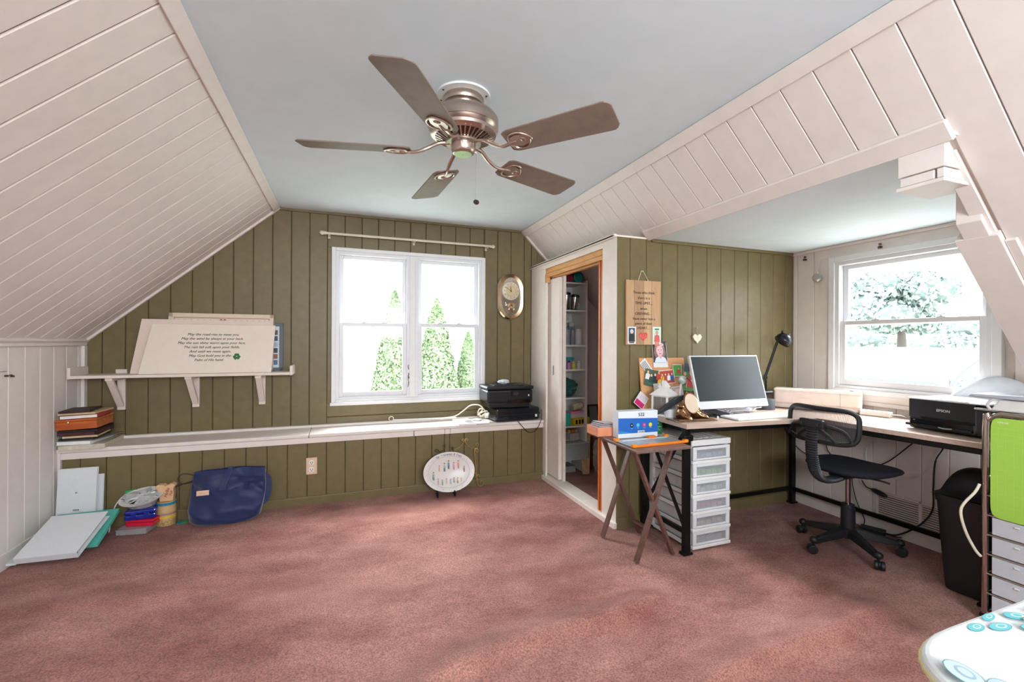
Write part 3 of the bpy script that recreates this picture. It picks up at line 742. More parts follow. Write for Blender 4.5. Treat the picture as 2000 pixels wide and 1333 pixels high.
def upright(name, label, x0, x1, yb, yt, z1, t, printed=False, z0=0.0, group='white binders standing against the ledge'):
    M = basis(((x0+x1)/2, yb, z0), (1, 0, 0), (0, yt-yb, z1-z0)); hw = (x1-x0)/2; H_ = math.hypot(yt-yb, z1-z0)
    r = thing(name, label, 'binder', M=M, group=group)
    b = MB(M); b.box(-hw, hw, 0, H_, -.004, 0); b.box(-hw, hw, 0, H_, -t, -t+.004); b.box(-hw, -hw+.004, 0, H_, -t+.004, -.004)
    b.build('cover', M_BW, r, bevel=.003)
    MB(M).box(-hw+.006, hw-.008, .006, H_-.006, -t+.005, -.005).build('pages', mat('#C5C6C6', .7), r)
    if printed:
        P_ = Print(M); P_.ell(-.0, H_*.63, .009, .005, '#55585C', 20); P_.ell(.004, H_*.635, .006, .003, '#D9DCE0', 20)
        for i in range(9): P_.rect(-.016+.004*i, H_*.355, -.016+.004*i+.002*(1+i % 2), H_*.375, '#505358')
        P_.rect(-.025, H_*.34, .028, H_*.345, '#A0A3A8'); P_.build('cover_print', r)
    return r
upright('white_binder', 'white binder with small printed mark leaning on the ledge by the corner', -1.795, -1.585, 3.84, 3.88, .432, .022, True)
upright('white_binder', 'slimmer white binder standing just behind the marked white one', -1.765, -1.562, 3.886, 3.906, .375, .016)

M_CLR = mat('#D8D4D8', .1, trans=.0, alpha=.35)
cc = thing('clear_case', 'flat clear plastic case at the bottom of the pile beside the teal binder', 'case', (-1.34, 3.74, 0), -8)
MB(W(cc)).box(-.075, .10, -.04, .13, .0, .03).build('tray', M_CLR, cc, bevel=.004)
MB(W(cc)).box(-.077, .102, -.042, .132, .0305, .036).build('lid', mat('#C9BFC6', .1, alpha=.5), cc, bevel=.002)
rc = thing('pencil_case', 'bright red plastic case lying under the blue one', 'case', (-1.285, 3.81, .037), -14)
M_RED = mat('#D41E3C', .2, coat=.4)
MB(W(rc)).box(-.085, .085, -.075, .10, 0, .025).build('tray', M_RED, rc, bevel=.007, seg=3)
MB(W(rc)).box(-.087, .087, -.077, .102, .027, .044).build('lid', M_RED, rc, bevel=.007, seg=3)
bc = thing('pencil_case', 'dark blue plastic case on top of the red one', 'case', (-1.305, 3.81, .082), 6)
M_BLUE = mat('#16288C', .15, coat=.5)
MB(W(bc)).box(-.085, .085, -.07, .075, 0, .036).build('tray', M_BLUE, bc, bevel=.010, seg=3)
MB(W(bc)).box(-.087, .087, -.072, .077, .038, .066).build('lid', M_BLUE, bc, bevel=.010, seg=3)
b = MB(W(bc)); b.box(-.05, -.02, -.076, -.070, .025, .05); b.box(.02, .05, -.076, -.070, .025, .05); b.build('latch', M_BLUE, bc, bevel=.002)
tb = thing('clear_tub', 'clear round plastic tub holding cords beside the ribbon rolls', 'tub', (-1.315, 3.83, .15))
b = MB(W(tb)); b.lathe([(.075, 0), (.095, .045), (.10, .05), (.097, .05), (.073, .003), (0, .003)], 28); b.build('bowl', M_CLR, tb)
pd = thing('wrapped_plate', 'white round plate wrapped in crinkled clear film on the blue case', 'plate', M=T(-1.308, 3.80, .212) @ RY(-3) @ RX(14))
b = MB(W(pd)); b.lathe([(0, 0), (.105, .002), (.122, .010), (.124, .014), (.105, .009), (0, .008)], 36, sx=1, sy=1); b.build('plate', mat('#E2E0DE', .3), pd)
def crumple(cx, cy, cz, rx, ry, rz, amp, seed, M=None, mi=0, n=26, m=18):
    b = MB(M)
    def fn(u, v):
        a = 2*PI*u; t = PI*v; d = Vector((math.sin(t)*math.cos(a), math.sin(t)*math.sin(a), -math.cos(t)))
        k = 1+amp*noise.noise(d*3.1+Vector((seed, 0, 0)))+amp*.6*noise.noise(d*7+Vector((0, seed, 0)))
        return (cx+rx*d.x*k, cy+ry*d.y*k, cz+rz*d.z*k)
    return b.grid(fn, n, m, closeu=True)
crumple(0, 0, .016, .088, .072, .014, .9, 4, W(pd)).build('film', mat('#D9DCDF', .15, alpha=.75), pd)
cd = MB(); cd.tube([(-1.49, 3.80, .0), (-1.49, 3.83, .06), (-1.475, 3.84, .15), (-1.45, 3.85, .20), (-1.41, 3.86, .225), (-1.37, 3.87, .222)], .004, 8, smooth=6)
tag(cd.build('loose_cord', M_WHITE), 'white cord looping up left of the wrapped plate', 'cord')
gb = thing('green_card', 'small green packet behind the wrapped plate', 'packet', M=basis((-1.40, 3.885, .205), (1, 0, .1), (0, .3, 1)))
MB(W(gb)).box(-.035, .035, 0, .045, -.006, 0).build('packet', mat('#2F9A55', .4), gb, bevel=.001)

def roll(label, z0, h, r, hexo, side, x=-1.180, y=3.845, name='ribbon_roll'):
    t = thing(name, label, 'ribbon', (x, y, z0), 0, 'craft rolls stacked by the blue bag')
    b = MB(W(t)); b.lathe([(.018, 0), (r, 0), (r, h), (.018, h), (.018, 0)], 28); b.build('spool', side, t)
    b = MB(W(t)); b.lathe([(r-.002, .004), (r+.0015, .004), (r+.0015, h-.004), (r-.002, h-.004)], 28); b.build('ribbon', hexo, t)
    return t
KR = mat('#C9A878', .7, var=.1)
roll('gold flecked roll at the bottom of the ribbon stack', 0, .048, .058, mat('#A8854A', .35, .3, hex2='#D9C08A', scale=90), KR)
roll('yellow ribbon roll, second from the bottom of the stack', .049, .024, .058, mat('#D9B43A', .5), KR)
roll('orange and blue edged ribbon roll in the middle of the stack', .074, .018, .057, mat('#6A6FA8', .5, hex2='#C9853A', scale=3, stretch=(.1, .1, 60)), KR)
roll('tall plain kraft coloured roll in the ribbon stack', .093, .045, .056, KR, KR)
roll('glittery blue roll, topmost of the ribbon stack', .139, .026, .056, mat('#1F7FB0', .3, .3, hex2='#3FA8C8', scale=120), KR)
pc = thing('paper_sleeve', 'kraft paper sleeve with red script standing on the ribbon rolls', 'sleeve', (-1.180, 3.845, .166))
b = MB(W(pc)); b.prism([(-.035, 0), (.045, 0), (.05, .05), (.045, .085), (.06, .105), (.045, .122), (.015, .115), (0, .105), (-.012, .118), (-.05, .118), (-.062, .1), (-.048, .085), (-.038, .05)], -.028, .028, 'y'); b.build('sleeve', mat('#D9B08A', .6), pc, bevel=.006)
text(face_y(-1.165, 3.816, .225) @ RZ(75), [('Hello', .0, .006, .03, .3), ('Fall', -.0, -.02, .024, .3)], mat('#A8382A', .5), pc, bold=.0012)
tgc = MB(T(-1.085, 3.83, 0) @ RZ(12)); tgc.box(-.03, .0, -.02, .025, 0, .004, 0).box(.0, .035, -.02, .03, 0, .004, 1)
tag(tgc.build('colour_card', [mat('#1F7FA0', .4), mat('#1FA05A', .4)]), 'small blue and green card on the carpet left of the tote bag', 'card')

# tote bag
bag = thing('tote_bag', 'navy blue fabric tote bag with peach label slumped against the ledge', 'bag', (-.80, 3.78, 0))
M_NAVY = mat('#102252', .55, var=.12, bump=.25, scale=160, sheen=.4, dist=.0006)
def bagf(u, v):
    a = 2*PI*u; z = v
    c, s_ = math.cos(a), math.sin(a); p = 2/2.8
    ex = abs(c)**p*(1 if c >= 0 else -1); ey = abs(s_)**p*(1 if s_ >= 0 else -1)
    bulge = math.sin(min(1, z*1.5+.12)*PI*.5) if z < .35 else 1
    hw = .215+.018*math.sin(z*PI)+.012*z; dp = (.082*(1-z)**.8+.014)
    if z < .08: k = .80+.2*(z/.08)**.5; hw *= k; dp *= k
    x = ex*hw+.015*z; y = ey*dp
    H_ = .355+.012*math.cos(x*9)-.010*math.exp(-((x+.05)/.08)**2)
    zz = H_*z
    n1 = noise.noise(Vector((x*7, zz*9, 1.3 if s_ < 0 else 7)))*.034+noise.noise(Vector((x*15+zz*12, zz*15, 2)))*.016
    y += (n1*(1 if s_ < 0 else .3))*math.sin(max(.1, z)*PI*.8)*1.6
    if s_ < 0: y -= .022*math.exp(-((z-.32)/.22)**2)
    if s_ < 0: y += .014*math.exp(-((x-.03-.05*z)/.012)**2)*math.sin(PI*min(1, z*1.1))+.012*math.exp(-((zz-.20-.25*x)/.012)**2)*(1 if x > .03 else 0)+.010*math.exp(-((zz-.30+.1*x)/.01)**2)
    y += .072*z
    return (x-.80, y+3.77, zz+.001)
b = MB(); b.grid(bagf, 72, 26, closeu=True)
b.add([bagf(i/36, 0) for i in range(36)], [list(range(36))[::-1]])
body = b.build('body', M_NAVY, bag)
b = MB()
b.grid(lambda u, v: (lambda p: (p[0]+(0), p[1]-.004 if True else 0, p[2]))(bagf(.5+.5*u, .86+.13*v)), 40, 4)
b.build('top_band', M_NAVY, body)
def strap(pts, w_, t=.004):
    b = MB(); P = [Vector(p) for p in pts]; Q = []
    for i in range(len(P)-1):
        p0 = P[max(i-1, 0)]; p1 = P[i]; p2 = P[i+1]; p3 = P[min(i+2, len(P)-1)]
        for k in range(6):
            t_ = k/6; Q.append(.5*((2*p1)+(p2-p0)*t_+(2*p0-5*p1+4*p2-p3)*t_*t_+(3*p1-p0-3*p2+p3)*t_**3))
    Q.append(P[-1]); vs = []; fs = []
    for i, q in enumerate(Q):
        d = (Q[min(i+1, len(Q)-1)]-Q[max(i-1, 0)]).normalized(); sd = d.cross(Vector((0, -1, .2))).normalized()*w_/2; up = sd.cross(d).normalized()*t/2
        vs += [q-sd-up, q+sd-up, q+sd+up, q-sd+up]
    for i in range(len(Q)-1):
        for k in range(4): fs.append((i*4+k, i*4+(k+1) % 4, i*4+4+(k+1) % 4, i*4+4+k))
    fs += [(0, 1, 2, 3), (len(vs)-1, len(vs)-2, len(vs)-3, len(vs)-4)]
    return b.add(vs, fs, 0, True)
strap([(-.770, 3.83, .335), (-.775, 3.80, .368), (-.785, 3.775, .350), (-.80, 3.745, .31), (-.81, 3.725, .27), (-.812, 3.72, .235)], .036).build('front_strap', M_NAVY, bag)
strap([(-.60, 3.82, .31), (-.545, 3.83, .27), (-.535, 3.82, .19), (-.555, 3.81, .11), (-.62, 3.80, .075)], .045).build('side_strap', M_NAVY, bag)
MB().tube([(-1.01, 3.83, .33), (-1.08, 3.84, .345), (-1.115, 3.84, .31), (-1.08, 3.83, .275), (-1.02, 3.82, .285)], .0035, 6, smooth=6).build('cord_handle', mat('#3A352F', .6), bag)
MB().tube([(-1.02, 3.82, .29), (-1.08, 3.85, .27), (-1.14, 3.86, .25)], .004, 6, smooth=6).build('zip_cord', mat('#22252A', .6), bag)
P_ = Print(face_y(-.925, 3.697, .235) @ RX(-9) @ RY(4)); P_.rect(-.037, -.017, .037, .017, '#DDB49A')
P_.build('label', bag, label='peach coloured sewn label')
text(face_y(-.925, 3.6955, .235) @ RX(-9) @ RY(4), [('adidas', 0, 0, .018, 0)] if False else [('--- ---', 0, 0, .02, 0)], mat('#A87A62', .6), bag, 'label_stitching')

# outlet
ot = thing('wall_outlet', 'beige double wall outlet on the olive board front under the ledge', 'outlet', (-.243, 3.93, .302))
MO = face_y(-.243, 3.932, .302)
MB(MO).box(-.040, .040, -.066, .066, 0, .006).build('cover_plate', mat('#DDBFA4', .4), ot, bevel=.002)
for dy in (.028, -.028):
    b = MB(MO @ T(0, dy, 0)); b.prism(oval(.019, .021, 24, 2.6), .006, .009, 'z'); b.build('socket', mat('#E9E4DC', .4), ot)
    b = MB(MO @ T(0, dy, .009)); b.box(-.010, -.006, -.004, .008, 0, .0008).box(.006, .010, -.004, .008, 0, .0008); b.lathe([(0, 0), (.004, 0), (.004, .0008), (0, .0008)], 10, M=T(0, -.011, 0)); b.build('slots', M_BLACK, ot)

# platter, black stand, gold easel
pt = thing('oval_platter', 'white oval painted family platter standing on a black stand before the ledge', 'platter', M=basis((.842, 3.785, .19), (1, 0, -.03), (0, .07, .33)))
MP = W(pt)
b = MB(MP); b.lathe([(0, 0), (.155, 0), (.175, .012), (.215, .020), (.222, .020), (.222, .016), (.178, .004), (.15, -.008), (0, -.008)], 56, sx=1, sy=.745); b.build('plate', mat('#DDD9D6', .32, var=.01), pt)
for nm, r, zz_ in (('rim_line', .176, .0135),):
    MB(MP).tube([(r*math.cos(2*PI*i/48), r*.745*math.sin(2*PI*i/48), zz_) for i in range(48)], .0012, 5, closed=True).build(nm, mat('#B5B2B0', .3), pt)
text(MP @ T(0, 0, .0215), [(ch, .192*math.sin(R_(a)), .197*.745*math.cos(R_(a)), .026, .2) for ch, a in zip("We ♥ Grammy & Papa".replace('♥', '*'), [-34+62*i/16 for i in range(18)])], mat('#8A86A0', .5), pt, bold=.0008)
P_ = Print(MP @ T(0, 0, .002))
figs = [(-.135, -.03, 1.1, '#7FA8A8', '#3A4048'), (-.085, .03, .8, '#D9A85A', '#C98A3A'), (-.04, .038, 1.15, '#8FB8B0', '#3A4A5A'), (-.005, .058, 1.15, '#5A9AA8', '#33405A'), (.04, .045, 1.0, '#E0A0A0', '#D07A80'), (.08, .055, 1.1, '#E08A90', '#C98A8A'), (.13, .015, .8, '#B8806A', '#A86A60'),
        (-.095, -.075, .75, '#C9A0A0', '#B08A90'), (-.06, -.085, .7, '#8FB8A0', '#5A8A6A'), (-.025, -.075, .7, '#E0C0A0', '#D0B090'), (.01, -.08, .7, '#A8C0C8', '#90A8B8'), (.04, -.07, .7, '#C0A8B8', '#5A5A68'), (.07, -.075, .75, '#D9C08A', '#8A9A6A'), (.1, -.07, .5, '#E0C890', '#C9B070')]
for x, y, s_, c1, c2 in figs:
    P_.ell(x, y+.022*s_, .006*s_, .007*s_, '#E5C5AA'); P_.ell(x, y+.028*s_, .006*s_, .004*s_, '#6A5040'); P_.poly([(x-.008*s_, y-.006*s_), (x+.008*s_, y-.006*s_), (x+.006*s_, y+.016*s_), (x-.006*s_, y+.016*s_)], c1)
    P_.rect(x-.006*s_, y-.03*s_, x-.001*s_, y-.006*s_, c2); P_.rect(x+.001*s_, y-.03*s_, x+.006*s_, y-.006*s_, c2)
P_.build('painted_figures', pt)
P_ = Print(MP @ T(0, 0, .0195))
for i in range(22):
    a = R_(i*360/22+8)
    if 50 < (i*360/22+8) < 130: continue
    P_.ell(.198*math.cos(a), .198*.745*math.sin(a), .003, .004, ['#B8A8C8', '#A8B8C0', '#D0B8A8'][i % 3])
P_.build('rim_dots', pt)
bs = thing('plate_stand', 'small black wire stand holding the white oval platter', 'stand', (.81, 3.78, 0))
for x in (.733, .878):
    b = MB(); b.tube([(x, 3.755, .058), (x, 3.742, .035), (x, 3.775, .028), (x, 3.765, .012), (x, 3.715, .004), (x, 3.700, .018), (x, 3.712, .038), (x, 3.730, .040)], .0055, 8, smooth=5); b.build('front_hook', M_METALB, bs)
b = MB(); b.tube([(.733, 3.775, .028), (.80, 3.84, .02), (.878, 3.775, .028)], .005, 8, smooth=5); b.tube([(.80, 3.84, .02), (.80, 3.87, .15), (.80, 3.868, .21)], .004, 8, smooth=4); b.tube([(.80, 3.84, .02), (.80, 3.895, .007)], .004, 8); b.build('back_support', M_METALB, bs)
ez = thing('gold_easel', 'gold scrolled wire plate easel leaning behind the oval platter', 'easel', (1.0, 3.90, 0))
M_EZ = mat('#C9B078', .35, .8)
def spiral(cx, cz, r, a0, turns, n=18):
    return [(cx+r*(1-.75*i/n)*math.cos(R_(a0)+turns*2*PI*i/n), cz+r*(1-.75*i/n)*math.sin(R_(a0)+turns*2*PI*i/n)) for i in range(n+1)]
def ey(pts, y=3.895, lean=.0): return [(p[0], y, p[1]) for p in pts]
b = MB(); yE = 3.898
sp = spiral(.990, .425, .014, 0, 1.1); b.tube(ey([(.915, .345), (.955, .365), (.99, .395), (1.004, .425)]+sp[2:]), .0035, 6, smooth=3)
sp = spiral(1.025, .428, .014, 180, -1.1); b.tube(ey([(1.106, .345), (1.06, .355), (1.025, .385), (1.010, .42)]+sp[2:]), .0035, 6, smooth=3)
b.build('top_scroll', M_EZ, ez)
b = MB(); sp = spiral(1.118, .378, .018, -60, .9); b.tube(ey([(1.106, .345), (1.125, .352)]+sp), .0035, 6, smooth=3)
sp = spiral(1.118, .322, .020, 110, -1.0); b.tube(ey([(1.125, .02), (1.115, .12), (1.105, .24), (1.098, .31), (1.10, .335)]+sp), .0035, 6, smooth=3)
sp = spiral(1.160, .030, .034, 200, 1.0); b.tube(ey([(1.115, .12), (1.122, .05)]+sp), .0035, 6, smooth=3)
sp = spiral(1.135, .095, .014, 200, -1.0); b.tube(ey([(1.115, .12), (1.119, .10)]+sp), .003, 6, smooth=3)
b.tube(ey([(1.05, .105), (1.09, .105), (1.118, .08)]), .003, 6, smooth=4); b.tube([(1.112, 3.898, .12), (1.106, 3.898, .09), (1.106, 3.898, .065), (1.118, 3.898, .055)], .003, 6, smooth=4)
b.build('side_scroll', M_EZ, ez)
b = MB(); sp = spiral(.755, .348, .020, -30, 1.0); b.tube(ey([(.80, .33), (.775, .338)]+sp), .0035, 6, smooth=3)
sp = spiral(.820, .385, .018, -80, 1.0); b.tube(ey([(.785, .338), (.812, .350), (.83, .368)]+sp), .0035, 6, smooth=3)
sp = spiral(.892, .368, .014, -80, 1.1); b.tube(ey([(.905, .33), (.90, .35)]+sp), .0035, 6, smooth=3)
b.build('left_scroll', mat('#6B5A36', .35, .8), ez)
b = MB(); b.tube(ey([(.80, .33), (.80, .18), (.78, .10), (.80, .03)]), .0035, 6, smooth=4); b.tube(ey([(.80, .18), (.95, .16), (1.115, .12)]), .0035, 6, smooth=4)
b.tube([(.955, 3.898, .12), (.968, 3.87, .06), (.965, 3.84, .02), (.945, 3.83, .004)], .0035, 6, smooth=4); b.tube([(.80, 3.898, .03), (.80, 3.88, .006)], .0035, 6)
b.build('frame', M_EZ, ez)

# ============================================================ printers and cord on the ledge
M_PR = mat('#17191D', .28, var=.08, coat=.2); M_PR2 = mat('#22252A', .4)
def m_box(M, x0, x1, y0, y1, z0, z1, name, mt, par, bev=.01, seg=3): return MB(M).box(x0, x1, y0, y1, z0, z1).build(name, mt, par, bevel=bev, seg=seg)
lp = thing('lower_printer', 'lower black inkjet printer of the two stacked on the right end of the ledge', 'printer', (1.515, 4.06, .561), 4)
M = W(lp)
m_box(M, -.225, .225, -.15, .15, .006, .125, 'body', M_PR, lp, .018)
b = MB(M); b.box(-.23, .232, -.155, .14, .060, .066); b.build('seam', M_PR2, lp, bevel=.002)
m_box(M, -.235, -.12, -.19, -.14, .03, .05, 'paper_tray', M_PR2, lp, .006)
b = MB(M @ T(.185, -.1515, .045) @ RX(90)); b.box(-.01, .01, -.012, .012, 0, .001); b.build('sticker', M_WHITE, lp)
up = thing('upper_printer', 'upper black inkjet printer with small screen stacked above the other on the ledge', 'printer', (1.45, 4.06, .689), -2)
M = W(up)
m_box(M, -.20, .20, -.14, .14, .0, .055, 'base', M_PR, up, .012)
m_box(M, -.222, .222, -.155, .15, .045, .170, 'body', M_PR, up, .018)
m_box(M, -.228, .228, -.162, .15, .172, .205, 'lid', mat('#1E2024', .3), up, .012)
m_box(M, -.15, .15, -.12, .10, .205, .213, 'lid_panel', mat('#2A2C31', .35), up, .004)
b = MB(M @ T(.05, -.157, .135) @ RX(105)); b.box(-.045, .045, -.022, .022, -.004, .006); sc = b.build('screen_bezel', M_BLACK, up, bevel=.002)
b = MB(M @ T(.05, -.157, .135) @ RX(105)); b.box(-.027, .027, -.016, .016, .006, .0075); b.build('screen', mat('#3A3F48', .1), sc)
m_box(M, -.03, .19, -.172, -.15, .045, .082, 'output_tray', mat('#0E0F12', .15), up, .006)
b = MB(M @ T(.178, -.1565, .115) @ RX(90)); b.box(-.006, .006, -.008, .008, 0, .001); b.box(-.008, .008, -.07, -.055, 0, .001); b.build('sticker', M_WHITE, up)
ad = thing('wrapped_adapter', 'small white wrapped adapter lying on top of the upper printer', 'adapter', (1.42, 4.03, .9025), 8)
crumple(0, 0, .022, .055, .032, .020, .4, 9, W(ad)).build('bundle', mat('#D5D8DA', .3), ad)
MB().tube([(1.36, 4.02, .908), (1.33, 3.99, .907), (1.40, 3.965, .907), (1.50, 3.98, .907), (1.55, 4.02, .908)], .003, 6, smooth=5).build('lead', M_BLACKM, ad)
b = MB(); b.tube([(1.42, 3.885, .70), (1.44, 3.89, .66), (1.50, 3.882, .58), (1.57, 3.885, .50), (1.63, 3.89, .455), (1.69, 3.885, .47), (1.73, 3.882, .53), (1.755, 3.89, .60), (1.76, 3.91, .66)], .0032, 6, smooth=6)
tag(b.build('printer_cable', M_BLACKM), 'thin black cable drooping from the stacked printers over the ledge edge', 'cable')
pr = thing('papers_pile', 'grey and white printed booklets lying left of the stacked printers', 'booklets', (1.08, 4.0, .561), 3)
M = W(pr); m_box(M, -.13, .02, -.14, .12, 0, .018, 'booklet', PGW, pr, .001); m_box(M, .025, .14, -.15, .10, 0, .014, 'booklet', mat('#C9C5C0', .6), pr, .001)
P_ = Print(M @ T(0, 0, .0182)); P_.rect(-.12, -.12, .01, .0, '#6A6560'); P_.rect(-.10, .02, .0, .10, '#9A948C'); P_.rect(-.11, -.10, -.06, -.03, '#D5CFC6'); P_.build('cover_print', pr)
b = MB(M @ T(0, 0, .003)); b.prism([(-.08, -.02), (-.02, .06), (.03, .03), (.09, .07), (.12, .0), (.07, -.05), (.0, -.01)], .016, .021, 'z'); b.build('crumpled_label', M_WHITE, pr)
ex = thing('extension_cord', 'cream extension cord bundle curling left of the stacked printers', 'cord', (1.15, 4.1, .58))
M_CRD = mat('#DDD6C2', .45)
b = MB(); b.tube([(.86, 4.16, .588), (.98, 4.16, .60), (1.06, 4.15, .65), (1.12, 4.12, .70), (1.19, 4.08, .705), (1.22, 4.05, .67), (1.17, 4.04, .62), (1.19, 4.0, .645), (1.24, 3.99, .66), (1.25, 4.02, .62), (1.19, 4.05, .60)], .006, 8, smooth=6)
b.tube([(1.20, 4.0, .61), (1.16, 4.0, .64), (1.17, 3.99, .68), (1.21, 3.99, .68), (1.23, 4.0, .64), (1.2, 4.0, .62)], .006, 8, smooth=5); b.build('cord', M_CRD, ex)
b = MB(T(1.235, 3.965, .625) @ RZ(-30) @ RX(20)); b.box(-.018, .018, -.03, .03, -.014, .014); b.build('plug', M_CRD, ex, bevel=.005)
tr = thing('tension_rod', 'thin white tension rod with ring end lying along the back of the ledge', 'rod', (.6, 4.17, .59))
MB().cyl((.42, 4.18, .592), (.98, 4.12, .592), .0055, 10).build('rod', M_WHITE, tr)
b = MB(); b.tube([(.398+.02*math.cos(2*PI*i/16), 4.182, .604+.02*math.sin(2*PI*i/16)) for i in range(16)], .004, 6, closed=True); b.build('ring', M_CRD, tr)

# ============================================================ desks
ZT = .81
M_TOP = mat('#B39A8B', .45, hex2='#C4AE9F', scale=5, stretch=(1, 7, 7), bump=.05)
dk = thing('corner_desk', 'L-shaped desk with brown-grey wood top and black metal legs in the alcove', 'desk', (1.94, 2.2, 0))
b = MB(); b.prism([(1.925, 2.155), (2.905, 2.062), (2.905, 2.668), (1.955, 2.668)], ZT-.028, ZT, 'z'); b.build('main_top', M_TOP, dk, bevel=.002)
b = MB(); b.prism([(2.907, 1.80), (2.953, 1.235), (3.465, 1.235), (3.465, 2.668), (2.907, 2.668)], ZT-.028, ZT, 'z'); b.build('side_top', M_TOP, dk, bevel=.002)
for (x, y) in ((1.975, 2.215), (1.99, 2.645), (3.43, 2.635), (2.985, 1.26), (3.43, 1.26)):
    b = MB(); b.box(x-.024, x+.024, y-.014, y+.014, .012, ZT-.03); b.build('leg', M_METALB, dk, bevel=.003)
    b = MB(); b.box(x-.034, x+.034, y-.024, y+.024, 0, .014); b.build('foot_plate', M_METALB, dk, bevel=.002)
b = MB(); b.box(1.945, 2.015, 2.195, 2.24, ZT-.115, ZT-.075); b.build('clamp', M_METALB, dk, bevel=.008)
def rail(*pts, w_=.02, h_=.03):
    for p, q in zip(pts, pts[1:]): MB().bar(p, q, w_, h_).build('rail', M_METALB, dk, bevel=.002)
rail((1.98, 2.20, ZT-.045), (2.90, 2.11, ZT-.045)); rail((1.98, 2.23, ZT-.045), (1.99, 2.64, ZT-.045)); rail((2.975, 1.26, ZT-.045), (2.925, 1.82, ZT-.045)); rail((3.43, 1.27, ZT-.045), (3.43, 2.62, ZT-.045))
rail((2.0, 2.645, .12), (3.42, 2.64, .12)); rail((3.425, 1.27, .12), (3.425, 2.62, .12)); rail((1.982, 2.23, .13), (1.985, 2.63, .13)); rail((2.985, 1.26, .1), (3.42, 1.26, .1))
MB().bar((1.978, 2.235, .16), (1.985, 2.62, ZT-.08), .012, .022).build('brace', M_METALB, dk, bevel=.001)
MB().bar((1.964, 2.235, ZT-.08), (1.972, 2.62, .16), .012, .022).build('brace', M_METALB, dk, bevel=.001)

# ============================================================ drawer tower
M_DRW = mat('#E3E3E2', .35, var=.02); M_FROST = mat('#C9CCD0', .25, alpha=.55, var=.05)
tw = thing('drawer_tower', 'white plastic six-drawer tower standing under the left end of the desk', 'drawers', (2.19, 2.44, 0))
x0, x1, y0, y1 = 2.035, 2.342, 2.232, 2.655
for (x, y) in ((x0+.03, y0+.03), (x1-.03, y0+.03), (x0+.03, y1-.03), (x1-.03, y1-.03)): MB().cyl((x, y, 0), (x, y, .022), .018, 12).build('foot', M_BLACK, tw)
b = MB(); b.box(x0-.004, x1+.006, y0-.004, y1, .652, .69)
b.build('top', M_DRW, tw, bevel=.006)
b = MB()
for k in range(5): b.box(x0+.03+.052*k, x0+.065+.052*k, y0+.04, y1-.05, .689, .692)
for x in (x0-.003, x1-.022): 
    b.box(x, x+.025, y0+.02, y0+.05, .02, .652); b.box(x, x+.025, y1-.05, y1-.01, .02, .652); b.box(x+.006, x+.018, y0+.05, y1-.05, .02, .03)
b.build('side_posts', M_DRW, tw, bevel=.003)
cont = ['#A9B0C8', '#8FC07A', '#C8C8C8', '#C98A90', '#C9B0A0', '#B9B9B9']
for k in range(6):
    z1 = .650-.1065*k; z0 = z1-.103
    dr_ = MB(); dr_.box(x0+.012, x1-.012, y0-.002, y0+.010, z0+.018, z1-.004); 
    b = MB(); fx0, fx1, fz0, fz1 = x0+.006, x1-.004, z0+.016, z1-.003
    b.box(fx0, fx0+.028, y0-.006, y0+.008, fz0, fz1); b.box(fx1-.028, fx1, y0-.006, y0+.008, fz0, fz1); b.box(fx0+.028, fx1-.028, y0-.006, y0+.008, fz1-.02, fz1); b.box(fx0+.028, fx1-.028, y0-.006, y0+.008, fz0, fz0+.012)
    d_ = b.build('drawer', mat('#DCDEE2', .25, var=.02), tw, bevel=.004)
    MB().box(x0+.03, x1-.03, y0+.001, y0+.005, fz0+.01, fz1-.018).build('window', mat('#C3C7CC', .15, alpha=.35), d_)
    MB().box(x0+.0, x1-.0, y0-.010, y0+.012, z0-.006, z0+.014).build('handle_rim', M_DRW, d_, bevel=.004)
    b = MB(); b.box(x0+.016, x0+.020, y0+.01, y1-.02, z0+.018, z1-.012); b.box(x1-.020, x1-.016, y0+.01, y1-.02, z0+.018, z1-.012); b.box(x0+.016, x1-.016, y1-.024, y1-.02, z0+.018, z1-.012); b.box(x0+.016, x1-.016, y0+.01, y1-.02, z0+.018, z0+.022)
    b.build('tray', mat('#D5D7DA', .3, alpha=.85), d_)
    b = MB(); random.seed(k)
    for j in range(5): b.cbox((x0+.06+.045*j, y0+.03, z0+.035+.008*random.random()), (.04, .03, .025+.015*random.random()))
    b.build('contents', mat(cont[k], .6, var=.3, scale=30), d_, bevel=.004)
    for xx in (x0-.001, x1-.006): MB().box(xx, xx+.007, y0+.05, y1-.05, z0-.004, z0+.022).build('side_rail', M_DRW, tw, bevel=.002)

# ============================================================ tray table
M_WAL = mat('#5B4038', .4, hex2='#6E5046', scale=4, stretch=(10, 1, 10)); M_WALT = mat('#69504A', .35, hex2='#7A5F57', scale=4, stretch=(10, 1.2, 10))
tt = thing('tray_table', 'brown folding wooden tray table with crossed legs beside the desk', 'table', (1.715, 2.36, 0))
b = MB(); b.prism([(1.518, 2.088), (1.902, 2.092), (1.905, 2.64), (1.545, 2.64)], .680, .70, 'z'); b.build('tray', M_WALT, tt, bevel=.005)
for y in (2.225, 2.595):
    sg = .012 if y < 2.4 else -.012
    MB().bar((1.618, y, 0.003), (1.872, y, .675), .018, .034, (0, 1, 0)).build('leg', M_WAL, tt, bevel=.002)
    MB().bar((1.895, y+sg*1.6, 0.003), (1.605, y+sg*1.6, .675), .018, .034, (0, 1, 0)).build('leg', M_WAL, tt, bevel=.002)
    b = MB(); b.cyl((1.752, y-.012 if y < 2.4 else y-.034, .345), (1.752, y-.008 if y < 2.4 else y-.030, .345), .007, 10); b.build('pivot', mat('#B9A68C', .3, .8), tt)
MB().bar((1.860, 2.235, .085), (1.860, 2.585, .085), .03, .016).build('stretcher', M_WAL, tt, bevel=.002)
